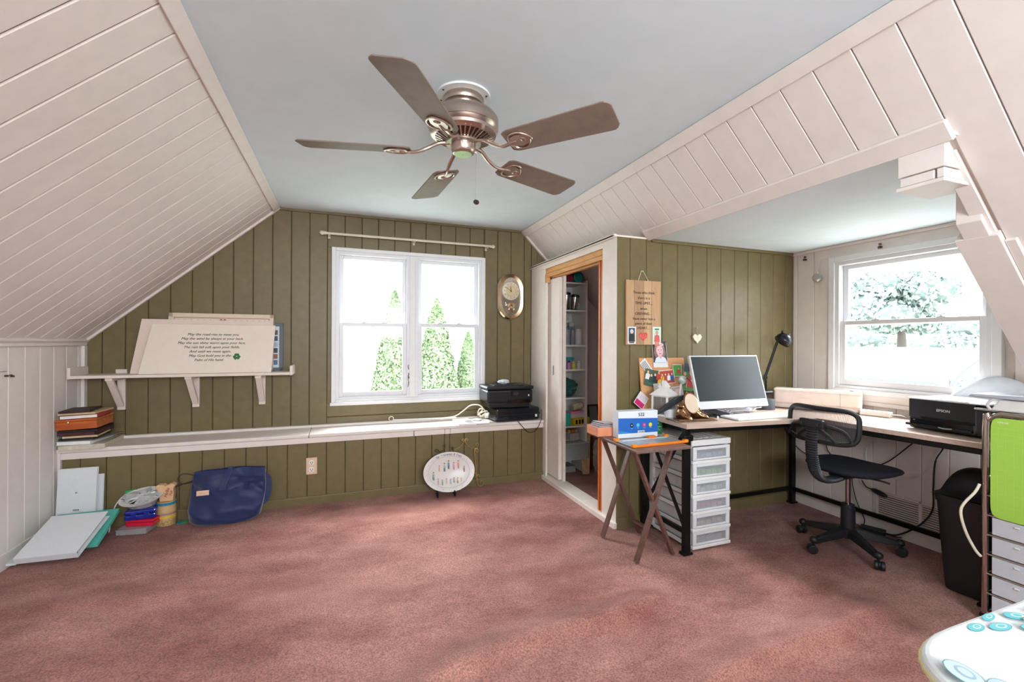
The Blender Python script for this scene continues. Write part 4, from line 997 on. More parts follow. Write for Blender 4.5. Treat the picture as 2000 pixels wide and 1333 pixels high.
MB().bar((1.600, 2.235, .667), (1.600, 2.585, .667), .03, .016).build('stretcher', M_WAL, tt, bevel=.002)
MB().bar((1.872, 2.235, .667), (1.872, 2.585, .667), .03, .016).build('stretcher', M_WAL, tt, bevel=.002)
# things on the tray table
ink = thing('ink_box', 'blue and white ink cartridge box numbered 522 standing on the tray table', 'box', M=T(1.748, 2.42, .7005) @ RZ(-4))
M = W(ink); bw_, bh = .142, .168
MB(M).box(-bw_, bw_, -.035, .035, 0, bh).build('carton', mat('#DFE4E9', .35, var=.01), ink, bevel=.002)
P_ = Print(M @ face_y(0, -.0352, 0)); P_.poly([(-bw_, .028), (bw_, .03), (bw_, .118), (-bw_, .126)], '#1B62B8'); P_.poly([(-bw_, .028), (-.02, .028), (-bw_, .05)], '#2F86D0')
for i, c in enumerate(('#101820', '#3FA8D8', '#C23A8A', '#E0D22A')): P_.ell(-.048+.045*i, .078, .0125, .0135, c)
P_.rect(-.005, .022, .045, .044, '#E8ECEF')
for i in range(10): P_.rect(-.001+.0044*i, .030, -.001+.0044*i+.0022, .041, '#30343A')
P_.build('print', ink)
Mi = M @ face_y(0, -.038, 0)
text(Mi, [('522', .02, .144, .030, 0)], mat('#15181C', .4), ink, 'number', bold=.001)
text(Mi, [('BK', -.048, .078, .011, 0), ('C', -.003, .078, .013, 0), ('M', .042, .078, .012, 0), ('Y', .087, .078, .013, 0), ('Black', -.048, .060, .006, 0), ('Cyan', -.003, .060, .006, 0), ('Magenta', .042, .060, .006, 0), ('Yellow', .087, .060, .006, 0)], mat('#E8EEF2', .4), ink, 'colour_names')
ot_ = thing('orange_tray', 'shallow salmon-orange box of papers at the back left of the tray table', 'box', M=T(1.60, 2.555, .7005) @ RZ(-3))
M = W(ot_); b = MB(M); M_OR = mat('#DD8F6A', .5)
b.box(-.085, .085, -.075, -.07, 0, .055).box(-.085, .085, .07, .075, 0, .055).box(-.085, -.08, -.07, .07, 0, .055).box(.08, .085, -.07, .07, 0, .055).box(-.08, .08, -.07, .07, 0, .004)
b.build('box', M_OR, ot_, bevel=.001)
M_PAP = mat('#D0C6CA', .7, var=.1, scale=20)
for k in range(5):
    MB(M @ T(.01*k-.01, .004*k, .045+.006*k) @ RZ(-8+5*k) @ RY(-5+3*k)).box(-.07, .07, -.055, .06, 0, .003).build('paper', M_PAP, ot_)
trm = thing('paper_trimmer', 'orange and grey translucent paper trimmer lying on the front of the tray table', 'paper trimmer', M=basis((1.735, 2.235, .7005), (1, .03, 0), (0, 1, 0)))
M = W(trm)
MB(M).box(-.19, .19, -.075, .105, 0, .006).build('base', mat('#A9B3B8', .25, var=.1, scale=8), trm, bevel=.002)
b = MB(M); b.box(-.195, .195, -.082, -.066, 0, .014); b.build('front_rail', mat('#E07A22', .3), trm, bevel=.003)
for (x, y) in ((-.185, -.07), (.19, -.07), (-.185, .10), (.19, .10)): MB(M).cbox((x, y, .010), (.03, .026, .018)).build('corner', mat('#EE8A1E', .3), trm, bevel=.004)
MB(M).box(-.17, .17, .06, .078, .006, .011).build('blade_track', mat('#C9CFD2', .15), trm, bevel=.002)
MB(M).cbox((.05, .069, .018), (.06, .028, .014)).build('cutter', mat('#E8781E', .25), trm, bevel=.005)
P_ = Print(M @ T(0, 0, .0062))
for i in range(12): P_.rect(-.16+.028*i, -.06, -.159+.028*i, .055, '#DDE2E4')
for i in range(5): P_.rect(-.17, -.055+.025*i, .17, -.0542+.025*i, '#DDE2E4')
P_.build('grid_lines', trm)
gbx = thing('green_box', 'small dark green box with printed lines right of the 522 ink box', 'box', M=T(1.925, 2.46, .7005) @ RZ(-5))
M = W(gbx); MB(M).box(-.042, .042, -.03, .03, 0, .085).build('carton', mat('#1F6A3C', .4), gbx, bevel=.001)
P_ = Print(M @ face_y(0, -.0302, 0))
for i in range(6): P_.rect(-.034, .015+.011*i, -.034+[.04, .06, .05, .062, .03, .05][i], .018+.011*i, '#A8CDB0')
P_.build('print', gbx)

# ============================================================ wall plaque and heart on the olive alcove wall
pq = thing('wooden_plaque', 'wooden plank plaque with dark verse and red heart hanging on the alcove wall', 'plaque', (1.996, 2.689, 1.515))
MQ = face_y(1.996, 2.688, 1.515)
M_PQ = [mat('#B08A66', .55, hex2='#C09A76', scale=6, stretch=(9, 9, .8)), mat('#A07A58', .55, hex2='#AE8A68', scale=6, stretch=(9, 9, .8)), mat('#B9936C', .55, hex2='#C8A47E', scale=6, stretch=(9, 9, .8))]
xs = [-.148, -.080, .002, .068, .148]
for i, (p, q) in enumerate(zip(xs, xs[1:])): MB(MQ).box(p+.0006, q-.0006, -.229, .229, .004, .018).build('plank', M_PQ[i % 3], pq, bevel=.0012, seg=1)
b = MB(MQ); b.box(-.14, .14, .17, .19, 0, .004); b.box(-.14, .14, -.19, -.17, 0, .004); b.build('cross_batten', M_PQ[1], pq)
b = MB(MQ); b.tube([(-.045, .225, .012), (-.012, .300, .006), (.003, .300, .006), (.045, .225, .012)], .0022, 6); b.cyl((-.004, .296, 0), (-.004, .296, .012), .003, 8); b.build('twine_hanger', mat('#D9CDB4', .8), pq)
text(MQ @ T(0, 0, .0185), [('Those who think', .0, .142, .027, 0), ('there is a', .0, .104, .027, 0), ('TIME LIMIT....', .002, .067, .027, 0), ('when', .0, .028, .027, 0), ('GRIEVING....', -.002, -.008, .027, 0), ('Have never lost a', .002, -.044, .027, 0), ('piece of their', .0, -.078, .027, 0), ('HEART....', .0, -.110, .027, 0)], mat('#33261C', .6), pq, label='dark brown lettering', bold=.0008)
P_ = Print(MQ @ T(0, 0, .0183)); P_.heart(-.004, -.168, .037, '#CC4A42')
for k in range(9): P_.ell(-.03+.0065*k, -.172+.01*math.sin(k*2), .004, .012, '#D9645A', 30*k, 8)
P_.build('heart', pq)
def minifig(P_, x, y, s_, skin, hair, top, bot=None):
    P_.ell(x, y+.30*s_, .105*s_, .12*s_, hair); P_.ell(x, y+.27*s_, .08*s_, .105*s_, skin)
    P_.poly([(x-.2*s_, y-.25*s_), (x+.2*s_, y-.25*s_), (x+.17*s_, y+.12*s_), (x+.05*s_, y+.18*s_), (x-.05*s_, y+.18*s_), (x-.17*s_, y+.12*s_)], top)
    if bot: P_.rect(x-.15*s_, y-.5*s_, x-.01*s_, y-.24*s_, bot); P_.rect(x+.01*s_, y-.5*s_, x+.15*s_, y-.24*s_, bot)
cd1 = thing('photo_card', 'white bordered photo of a person in black at the lower left of the plaque', 'photo', M=MQ @ T(-.102, -.162, .020))
MB(W(cd1)).box(-.034, .034, -.060, .060, 0, .001).build('card', M_WHITE, cd1)
P_ = Print(W(cd1) @ T(0, 0, .001)); P_.rect(-.026, -.042, .026, .052, '#33506A'); minifig(P_, 0, -.012, .13, '#DDB8A8', '#D9D9DC', '#1E2622'); P_.rect(-.022, -.055, .020, -.046, '#4A4A4E'); P_.build('picture', cd1)
cd2 = thing('photo_card', 'pale green photo of a person in red at the lower right of the plaque', 'photo', M=MQ @ T(.112, -.162, .020))
MB(W(cd2)).box(-.036, .036, -.062, .062, 0, .001).build('card', M_WHITE, cd2)
P_ = Print(W(cd2) @ T(0, 0, .001)); P_.rect(-.029, -.052, .029, .056, '#BFE0CC'); P_.rect(-.018, .040, .018, .050, '#3A6A52'); minifig(P_, 0, -.016, .12, '#D99A86', '#C98A70', '#D05A56', '#D8807A'); P_.build('picture', cd2)
ht = thing('heart_ornament', 'small cream scalloped heart ornament hanging above the monitor', 'ornament', (2.487, 2.689, 1.34))
MH = face_y(2.487, 2.686, 1.337)
P = []
for i in range(48):
    t = 2*PI*i/48; k = 1+.05*math.cos(12*t); P.append((.040*math.sin(t)**3*k, .040/16*(13*math.cos(t)-5*math.cos(2*t)-2*math.cos(3*t)-math.cos(4*t))*k))
b = MB(MH); b.prism(P, 0, .010, 'z'); b.build('heart', mat('#E3D8C2', .5), ht, bevel=.002)
b = MB(MH); b.tube([(0, .022, .012), (-.004, .05, .006), (0, .078, .002)], .0015, 6); b.cyl((0, .078, -.002), (0, .078, .006), .004, 8); b.build('cord', mat('#B9A88C', .6), ht)
P_ = Print(MH @ T(0, 0, .0102)); P_.rect(-.016, .008, .014, .010, '#B9A070'); P_.rect(-.012, .0, .016, .002, '#B9A070'); P_.rect(-.010, -.009, .008, -.007, '#B9A070'); P_.build('writing', ht)

# ============================================================ cork board with photographs
cb = thing('cork_board', 'tan cork board leaning on the alcove wall behind the lantern', 'cork board', M=basis((2.160, 2.625, .8105), (1, -.02, 0), (0, .055, .40)))
M = W(cb); M_CORK = mat('#C98F5E', .8, hex2='#DDAA7A', scale=120)
MB(M).box(-.195, .195, 0, .385, -.012, 0).build('board', M_CORK, cb, bevel=.001)
def photo(name, label, x, y, w_, h_, rot, fn, off, par=M, border=None):
    r = thing(name, label, 'photo', M=par @ T(x, y, off) @ RZ(rot), group='photos pinned to the cork board')
    MB(W(r)).box(-w_/2, w_/2, -h_/2, h_/2, 0, .0008).build('card', mat('#E2E0DD', .4), r)
    P_ = Print(W(r) @ T(0, 0, .0008)); fn(P_); P_.build('picture', r); return r
def girl(P_):
    P_.rect(-.06, -.055, .06, .10, '#4A3038'); P_.rect(.03, -.055, .06, .05, '#3A4048'); P_.ell(0, .035, .044, .062, '#A08070'); P_.ell(.0, .015, .050, .045, '#8A6A60'); P_.rect(-.016, -.03, .016, .01, '#D9A8B0'); P_.ell(0, .030, .030, .041, '#E3B8BE')
    P_.ell(0, .078, .036, .014, '#C0A898'); 
    for k in range(7): P_.ell(-.03+.01*k, .075+.006*math.sin(k), .006, .005, '#D9C9C4')
    P_.ell(-.012, .036, .005, .003, '#4A3A44'); P_.ell(.012, .036, .005, .003, '#4A3A44'); P_.ell(0, .024, .003, .005, '#D09AA0'); P_.ell(0, .009, .010, .0035, '#B0606A'); P_.poly([(-.055, -.055), (.055, -.055), (.040, -.022), (.016, -.012), (0, -.03), (-.016, -.012), (-.040, -.022)], '#D5DDE8')
photo('photograph', 'tall pink-toned portrait photo of a curly haired girl above the cork board', -.02, .405, .125, .18, 0, girl, .006)
def group1(P_):
    P_.rect(-.085, -.06, .085, .06, '#4A5A48'); P_.ell(-.03, -.02, .03, .04, '#3A6A5A')
    for x, y, c in ((-.06, .01, '#E0E0E0'), (-.03, -.01, '#3A4A44'), (.0, .0, '#26323A'), (.03, .02, '#B83A30'), (.06, -.01, '#D05A3A')): minifig(P_, x, y, .10, '#E0B8A0', '#6A4A3A', c)
    P_.ell(.045, -.02, .022, .022, '#E0B030')
photo('photograph', 'group photo of people outdoors at the left of the cork board', -.085, .235, .17, .12, -12, group1, .010)
photo('photograph', 'brightly coloured group photo in the middle of the cork board', .02, .245, .13, .10, 4, lambda P_: (P_.rect(-.06, -.045, .06, .045, '#B84438'), [minifig(P_, -.04+.027*i, -.005, .085, '#E0B8A0', '#4A342A', ['#D8B038', '#C83A34', '#E8E8E8', '#3A5AA0'][i]) for i in range(4)]), .014)
photo('photograph', 'striped black and white paper at the top left of the cork board', -.145, .32, .06, .11, 35, lambda P_: [P_.rect(-.024+.012*i, -.045, -.019+.012*i, .045, '#4A5058') for i in range(4)], .008)
photo('photograph', 'white ticket card at the lower middle of the cork board', -.05, .165, .11, .07, 2, lambda P_: P_.rect(-.05, -.03, .05, .03, '#D5D5D2'), .018)
photo('photograph', 'white card with magenta corner sticking out left of the lantern', -.215, .085, .10, .085, 50, lambda P_: (P_.rect(-.046, -.038, .046, .038, '#DDD2D8'), P_.rect(-.046, -.038, -.008, .038, '#C8206A'), [P_.rect(.0, -.028+.012*i, .035, -.026+.012*i, '#9A8A96') for i in range(5)]), .016)
def boy(P_):
    P_.rect(-.06, -.10, .06, .10, '#3F7A3A'); P_.rect(-.06, .04, .06, .10, '#2A3550'); P_.rect(-.06, -.10, .06, -.06, '#5A9A4A')
    P_.ell(.01, .045, .026, .030, '#2E2420'); P_.ell(.01, .038, .021, .026, '#D9A88C'); P_.ell(.01, .062, .026, .012, '#2A3048')
    P_.poly([(-.028, -.07), (.045, -.07), (.042, -.01), (.03, .012), (-.01, .012), (-.026, -.01)], '#CC1F26'); P_.ell(.012, -.022, .009, .009, '#E8C8C8'); P_.rect(.040, -.08, .052, -.02, '#D9A88C'); P_.rect(-.036, -.08, -.026, -.02, '#D9A88C')
    P_.ell(-.05, .02, .012, .014, '#D9A88C'); P_.rect(-.06, -.04, -.038, .005, '#CC1F26')
photo('photograph', 'photo of a boy in a red shirt on grass, right end of the cork board', .225, .235, .125, .20, -10, boy, .012)
photo('photograph', 'green field photo with a player in red, between boy and girl photos', .12, .29, .08, .09, 0, lambda P_: (P_.rect(-.036, -.04, .036, .04, '#4A9A3A'), minifig(P_, .01, -.005, .07, '#D9A88C', '#3A2A20', '#CC2A2A')), .009)
photo('photograph', 'small pale photo of a baby under the boy photo on the cork board', .10, .12, .10, .11, 8, lambda P_: (P_.rect(-.045, -.05, .045, .05, '#B0A8B0'), P_.ell(0, .01, .025, .028, '#E3C0B8'), P_.rect(-.03, -.05, .03, -.02, '#D9D2DA')), .016)
photo('photograph', 'dark photo of a couple behind the tin shoes on the cork board', .20, .10, .11, .11, -5, lambda P_: (P_.rect(-.05, -.05, .05, .05, '#2E2A30'), minifig(P_, -.02, 0, .09, '#D9A88C', '#2A2020', '#2A5AC0'), minifig(P_, .022, 0, .09, '#D9B08C', '#5A4030', '#8A7A68')), .011)

# lantern
ln = thing('lantern', 'small white metal lantern standing in front of the cork board', 'lantern', (2.03, 2.49, ZT), 20)
M = W(ln); M_LN = mat('#E4E2DF', .4)
b = MB(M); b.box(-.062, .062, -.062, .062, 0, .012); b.box(-.060, .060, -.060, .060, .128, .138); b.build('frame_plates', M_LN, ln, bevel=.002)
for sx in (-1, 1):
    for sy in (-1, 1): MB(M).box(sx*.054-.006, sx*.054+.006, sy*.054-.006, sy*.054+.006, .012, .128).build('post', M_LN, ln, bevel=.001)
b = MB(M)
for sx, sy in ((0, -1), (1, 0), (0, 1), (-1, 0)):
    b.box(-.048 if sx == 0 else sx*.054-.001, .048 if sx == 0 else sx*.054+.001, -.048 if sy == 0 else sy*.054-.001, .048 if sy == 0 else sy*.054+.001, .012, .128)
b.build('glass', mat('#8F8A86', .15, alpha=.4), ln)
b = MB(M); s2 = math.sqrt(2); b.lathe([(.072*s2, .138), (.026*s2, .182), (.026*s2, .190)], 4, M=RZ(45), sm=False); b.lathe([(.030*s2, .190), (.030*s2, .196), (.022*s2, .21), (.010*s2, .235), (0, .237)], 4, M=RZ(45), sm=False); b.build('roof', M_LN, ln, bevel=.001)
b = MB(M); b.tube([(-.028, 0, .198), (-.034, 0, .225), (-.015, 0, .262), (.015, 0, .262), (.034, 0, .225), (.028, 0, .198)], .002, 6, smooth=5); b.build('handle', mat('#A8A5A0', .3, .8), ln)
b = MB(M); b.cyl((0, 0, .012), (0, 0, .07), .022, 16); b.build('candle', mat('#B5AFA6', .5), ln)

# bronzed baby shoes
M_BZ = mat('#A8805C', .25, 1, var=.3, scale=20); M_CUP = mat('#C69A7C', .25, .9)
bk = thing('bronzed_shoes', 'pair of bronzed baby shoes with oval frame on a metal base at the desk corner', 'keepsake', (2.06, 2.27, ZT), -6)
M = W(bk)
b = MB(M); b.box(-.135, .150, -.06, .075, 0, .008); b.build('base', mat('#8A7A6C', .3, .8, var=.3, scale=30), bk, bevel=.003)
MB(M).tube([(-.13+.26*i/16+0, -.058+.004*(i % 2), .012) for i in range(17)], .005, 8).build('base_edge', M_BZ, bk)
def shoe(cx, cy, rz, flip):
    MM = M @ T(cx, cy, .008) @ RZ(rz)
    b = MB(MM)
    def fn(u, v):
        x = -.055+.11*u; a = 2*PI*v
        w_ = .026*math.sin(PI*min(1, max(0, (u*.92+.06))))**.45; hh = .030+.052*(1/(1+math.exp((u-.45)*14))) if u < .98 else .02
        hh *= math.sin(PI*min(1, max(0, u*.9+.08)))**.35
        k = noise.noise(Vector((x*60, a, 3)))*.003
        return (x, (w_+k)*math.cos(a), max(0, hh/2*(1+math.sin(a)))+k*.5)
    b.grid(fn, 18, 17); b.build('shoe', M_BZ, bk)
    b = MB(MM); b.lathe([(.020, .070), (.024, .076), (.020, .082), (.016, .076), (.020, .070)], 18, M=T(-.028, 0, 0)); b.build('shoe_cuff', M_BZ, bk)
    b = MB(MM)
    for k in range(3): b.tube([(-.008+.012*k, -.016, .058-.010*k), (-.004+.012*k, 0, .066-.011*k), (.0+.012*k, .016, .058-.010*k)], .003, 6, smooth=4)
    b.build('laces', M_BZ, bk)
shoe(-.045, .005, -70, 1); shoe(.075, .015, -38, 1)
b = MB(M @ T(.015, .02, .105) @ RZ(-8) @ RX(78) @ RZ(12))
b.lathe([(.0, -.004), (.058, -.004), (.060, 0), (.056, .006), (.050, .004)], 36, sx=.82, sy=1.2); b.build('oval_frame', M_BZ, bk)
b = MB(M @ T(.015, .02, .105) @ RZ(-8) @ RX(78) @ RZ(12)); b.lathe([(0, .003), (.051, .0045), (0, .005)], 36, sx=.82, sy=1.2); b.build('oval_face', mat('#D6C3AE', .4), bk)
# small white bottle/figure and silver cup
fg = thing('egg_figurine', 'white speckled egg on a pale stem rising behind the lantern roof', 'figurine', (2.185, 2.50, ZT))
b = MB(); b.ell((2.185, 2.49, 1.045), (.032, .028, .030), 20, 12, M=RY(30)); b.build('egg', mat('#DADAD2', .4, hex2='#8AA090', scale=60), fg)
b = MB(); b.tube([(2.150, 2.50, ZT+.07), (2.160, 2.495, .93), (2.172, 2.49, 1.02)], [.012, .012, .008], 10, smooth=4); b.lathe([(.03, 0), (.03, .01), (.012, .07), (0, .07)], 20, M=T(2.150, 2.50, ZT)); b.build('stem', mat('#D2C2BE', .5), fg)
hp = thing('wire_hoop', 'thin copper wire hoop with dark beads between egg figurine and monitor', 'ornament', (2.22, 2.46, ZT))
b = MB(); b.tube([(2.19, 2.46, ZT+.003), (2.25, 2.46, ZT+.06), (2.262, 2.46, ZT+.15), (2.235, 2.46, ZT+.22), (2.19, 2.46, ZT+.25)], .0025, 6, smooth=5); b.build('hoop', M_GOLD, hp)
random.seed(5); M_CB = mat('#6A4A38', .2, .6, hex2='#C0B0A0', scale=40)
for i in range(14): MB().ell((2.272+random.uniform(-.028, .028), 2.455+random.uniform(-.015, .015), ZT+.03+.012*i*.8+random.uniform(-.008, .008)), (.013, .013, .013), 10, 8).build('bead', M_CB, hp)
sb = thing('blue_sachet', 'small bright blue packet tucked behind the bronzed shoes', 'packet', M=T(2.245, 2.43, ZT+.0) @ RX(75))
MB(W(sb)).box(-.018, .018, 0, .10, 0, .006).build('sachet', mat('#1F55C0', .4), sb, bevel=.002)
# stapler / tape gun in black
st = thing('black_stapler', 'long black tape dispenser lying slanted in front of the lantern', 'dispenser', M=basis((2.02, 2.40, ZT+.095), (1, .08, .42), (0, 1, .0)))
M = W(st); b = MB(M); b.prism([(-.15, -.012), (-.05, -.020), (.10, -.015), (.13, .0), (.05, .022), (-.06, .012), (-.15, .004)], -.018, .018, 'z'); b2_ = MB(M @ RX(90)); b2_.prism([(-.15, -.012), (-.05, -.022), (.10, -.018), (.13, .0), (.05, .020), (-.06, .012), (-.15, .004)], -.014, .014, 'z'); b2_.build('body', mat('#2E3236', .3), st, bevel=.004)
wt = thing('white_cup', 'white cup holding the tape dispenser behind the ink box', 'cup', (2.02, 2.42, ZT))
b = MB(W(wt)); b.lathe([(0, 0), (.035, 0), (.042, .055), (.039, .055), (.033, .004), (0, .004)], 24); b.build('cup', mat('#D2D4D6', .3), wt)
bs2 = thing('hole_punch', 'black angular hole punch lying between the bronzed shoes and the keyboard', 'hole punch', M=basis((2.285, 2.335, ZT), (1, -.38, 0), (.38, 1, 0)))
M = W(bs2); MB(M).box(-.12, .13, -.025, .03, 0, .012).build('base', mat('#17181A', .4), bs2, bevel=.003)
b = MB(M @ T(0, 0, .02) @ RY(12)); b.prism([(-.15, -.016), (.11, -.024), (.125, 0), (.11, .024), (-.15, .018)], 0, .032, 'z'); b.build('arm', mat('#22262A', .3), bs2, bevel=.006)
pk = crumple(2.445, 2.43, ZT+.026, .034, .030, .028, .6, 11).build('pink_ribbon', mat('#D885A8', .5, hex2='#E8B0C8', scale=30))
tag(pk, 'crumpled pink ribbon beside the hole punch under the monitor', 'ribbon')
oc = thing('open_booklet', 'small olive card lying open at the left end of the desk behind the ink box', 'card', M=T(1.985, 2.58, ZT+.002) @ RZ(10) @ RX(8))
MB(W(oc)).box(-.045, .05, -.04, .05, 0, .006).build('card', mat('#A29C84', .6), oc)

# ============================================================ monitor, keyboard, lamp
mn = thing('computer_monitor', 'silver all-in-one computer monitor with dark screen on the desk', 'monitor', M=basis((2.458, 2.297, .868), (.605, 0, -.0), (0, .10, .355)))
M = W(mn); M_SIL = mat('#D3D4D6', .3, .3, var=.02)
MB(M).box(-.303, .303, 0, .362, -.022, 0).build('housing', M_SIL, mn, bevel=.004)
MB(M).box(-.292, .292, .052, .352, -.001, .0012).build('screen', mat('#20282C', .32, var=.04), mn)
b = MB(M); b.box(.268, .276, .020, .028, 0, .0006); b.box(.279, .283, .018, .03, 0, .0006); b.build('badge', mat('#8A8C90', .3), mn)
b = MB(); b.tube([(2.46, 2.375, 1.0), (2.46, 2.42, .95), (2.46, 2.46, .86), (2.46, 2.48, ZT+.006)], .014, 10, smooth=5); b.build('neck', M_SIL, mn)
for sx in (-1, 1):
    b = MB(); b.tube([(2.46+sx*.02, 2.47, ZT+.012), (2.46+sx*.10, 2.38, ZT+.008), (2.46+sx*.17, 2.28, ZT+.006)], .006, 8, smooth=4); b.build('stand_foot', M_SIL, mn)
cbn = thing('cable_nest', 'tangle of white cables on the desk under the monitor', 'cables', (2.6, 2.4, ZT))
random.seed(12)
for k in range(9):
    pts = [(2.50+random.uniform(-.12, .28), 2.36+random.uniform(-.03, .14), ZT+.004+random.uniform(0, .045)) for _ in range(6)]
    MB().tube(pts, .0035, 6, smooth=6).build('cable', mat('#D5D2D6', .4), cbn)
MB().ell((2.68, 2.40, ZT+.018), (.035, .025, .018)).build('plug', mat('#C8CAD8', .3), cbn)
kb = thing('keyboard', 'thin white wireless keyboard on the desk in front of the monitor', 'keyboard', M=basis((2.545, 2.215, ZT+.003), (1, -.01, 0), (.10, 1, .02)))
M = W(kb); MB(M).box(-.225, .225, -.075, .075, 0, .011).build('case', mat('#DEDEDE', .35), kb, bevel=.003)
b = MB(M)
for r_ in range(5):
    for c_ in range(15):
        if r_ == 0 and 3 < c_ < 10: continue
        b.box(-.215+.0287*c_, -.215+.0287*c_+.025, -.067+.0272*r_, -.067+.0272*r_+.023, .011, .0135)
b.box(-.13, .07, -.067, -.044, .011, .0135)
o = b.build('keys', mat('#EAEAEA', .4), kb); o['kind'] = 'stuff'
lm = thing('desk_lamp', 'black adjustable desk lamp with ribbed round shade standing behind the monitor', 'lamp', (2.95, 2.49, ZT))
M_LB = mat('#1B1C20', .3, .2)
b = MB(); b.lathe([(0, 0), (.060, 0), (.060, .072), (.056, .078), (0, .078)], 32, M=T(2.945, 2.475, ZT)); b.build('base', mat('#4A4C54', .5), lm)
b = MB(); b.cyl((2.945, 2.475, ZT+.078), (2.945, 2.475, .955), .012, 12); b.cyl((2.905, 2.475, .932), (3.0, 2.475, .932), .016, 12); b.build('clamp', M_LB, lm)
b = MB(); b.cyl((2.94, 2.475, .95), (2.935, 2.475, 1.06), .004, 8); b.cyl((2.952, 2.475, .95), (2.947, 2.475, 1.06), .004, 8); b.build('post', M_LB, lm)
b = MB(); b.cyl((2.922, 2.475, 1.035), (3.062, 2.475, 1.335), .0045, 8); b.cyl((2.936, 2.475, 1.03), (3.076, 2.475, 1.330), .0045, 8); b.build('arm', M_LB, lm)
b = MB(); b.tube([(2.935+.022*math.cos(t), 2.475, 1.045+.022*math.sin(t)) for t in [2*PI*i/18 for i in range(18)]], .003, 6, closed=True); b.tube([(2.93, 2.475, 1.02), (2.945, 2.475, 1.035), (2.93, 2.475, 1.045), (2.948, 2.475, 1.06)], .004, 6, smooth=4); b.build('spring_joint', M_LB, lm)
MSh = T(3.115, 2.462, 1.330) @ RZ(25) @ RY(28) @ RX(32)
b = MB(MSh); b.lathe([(.0, .045), (.018, .045), (.045, .030), (.056, .008), (.058, .0), (.058, -.012), (.060, -.014), (.060, -.024), (.056, -.030), (.050, -.026), (.0, -.015)], 32); b.build('shade', mat('#1E2026', .22, .3), lm)
b = MB(MSh)
for zz_ in (.012, .022, .032): b.tube([((.057-.012*(zz_/.03)**2)*math.cos(2*PI*i/28), (.057-.012*(zz_/.03)**2)*math.sin(2*PI*i/28), zz_) for i in range(6)], .0015, 5)
b.cyl((0, 0, .045), (0, 0, .06), .008, 10); b.build('cooling_slots', mat('#5A5C64', .3), lm)
b = MB(); b.cyl((3.068, 2.475, 1.333), (3.10, 2.465, 1.37), .006, 8); b.cyl((3.085, 2.455, 1.392), (3.105, 2.47, 1.375), .008, 8); b.build('swivel', M_LB, lm)

# ============================================================ cutting machine, adapter, printer on the side arm
M_BEI = mat('#E3CFC3', .3, coat=.2)
F0, F1 = Vector((3.095, 2.50, 0)), Vector((3.345, 2.085, 0)); dxy = (F1-F0).normalized(); nrm = Vector((-dxy.y, dxy.x, 0))
if nrm.x < 0: nrm = -nrm
cm = thing('cutting_machine', 'long pale pink-beige craft cutting machine lying in the desk corner under the window', 'cutting machine', M=Matrix(((dxy.x, nrm.x, 0, (F0.x+F1.x)/2+nrm.x*.06), (dxy.y, nrm.y, 0, (F0.y+F1.y)/2+nrm.y*.06), (0, 0, 1, ZT+.001), (0, 0, 0, 1))))
M = W(cm); hl = (F1-F0).length/2+.025
MB(M).box(-hl, hl, -.065, .065, .004, .040).build('base', mat('#D2C4B8', .35), cm, bevel=.010, seg=3)
MB(M).box(-hl, hl, -.070, .068, .036, .135).build('body', M_BEI, cm, bevel=.018, seg=4)
MB(M).box(-hl-.002, hl-.0, -.066, .066, .128, .150).build('lid', mat('#E6D8CC', .25, coat=.3), cm, bevel=.010, seg=3)
MB(M).box(hl-.125, hl-.122, -.0712, -.06, .04, .13).build('seam', mat('#A8968C', .5), cm)
b = MB(M @ T(-.02, 0, .1503)); b.tube([(.062*math.cos(2*PI*i/30), .028*math.sin(2*PI*i/30), 0) for i in range(30)], .0012, 4, closed=True); b.build('lid_ring', mat('#9A6A58', .4), cm)
b = MB(M @ T(hl-.06, 0, .151)); b.box(-.012, .012, -.01, .01, 0, .006); b.build('button', mat('#6A6460', .3, .5), cm, bevel=.002)
text(M @ T(-.07, -.0712, .088) @ RX(90), [('cricut maker', 0, 0, .012, .2)], mat('#C9A898', .5), cm)
text(M @ T(-.02, 0, .1505), [('C', 0, 0, .03, .2)], mat('#B9705A', .5), cm, 'emblem')
pa = thing('power_adapter', 'white power adapter brick lying on the desk below the dormer window', 'adapter', M=T(3.37, 1.985, ZT+.001) @ RZ(-78))
M = W(pa); MB(M).box(-.085, .085, -.028, .028, 0, .036).build('brick', mat('#E0DDD6', .35), pa, bevel=.006)
MB(M).tube([(.085, 0, .02), (.11, 0, .022), (.135, .01, .02), (.15, .03, .008)], .0035, 6, smooth=4).build('lead', mat('#E0DDD6', .35), pa)
MB(M).tube([(-.085, 0, .02), (-.10, .02, .012), (-.13, .05, .008)], .0035, 6, smooth=4).build('lead', mat('#E0DDD6', .35), pa)
ep = thing('tank_printer', 'black EPSON ink tank printer with pale top on the desk arm under the window', 'printer', M=basis((3.085, 1.475, ZT+.001), (-.03, -1, 0), (1, -.03, 0)))
M = W(ep)   # local x to the right seen from the room, y away, z up
def bx(n_, x0, x1, y0, y1, z0, z1, mt, bev=.006): return MB(M).box(x0, x1, y0, y1, z0, z1).build(n_, mt, ep, bevel=bev)
M_EP = mat('#26282D', .4, var=.1, bump=.15, scale=300); M_EPB = mat('#0C0D10', .12, coat=.5)
bx('base', -.175, .165, .012, .30, .004, .030, M_EPB); bx('lower_front', -.172, .128, .0, .03, .010, .068, M_EPB, .008)
bx('body', -.175, .128, .004, .30, .066, .172, M_EP, .004); bx('body', -.175, .165, .03, .30, .03, .17, M_EP, .004)
bx('ink_tank', .129, .21, -.012, .22, .02, .150, mat('#33363C', .3), .008); bx('tank_lid', .127, .212, -.014, .222, .150, .160, mat('#D8D8D8', .3), .003)
bx('top_cover', -.178, .172, .0, .305, .172, .180, mat('#E4E4E4', .3), .004)
bx('output_slot', -.115, .12, -.002, .02, .060, .074, mat('#050506', .3), .003)
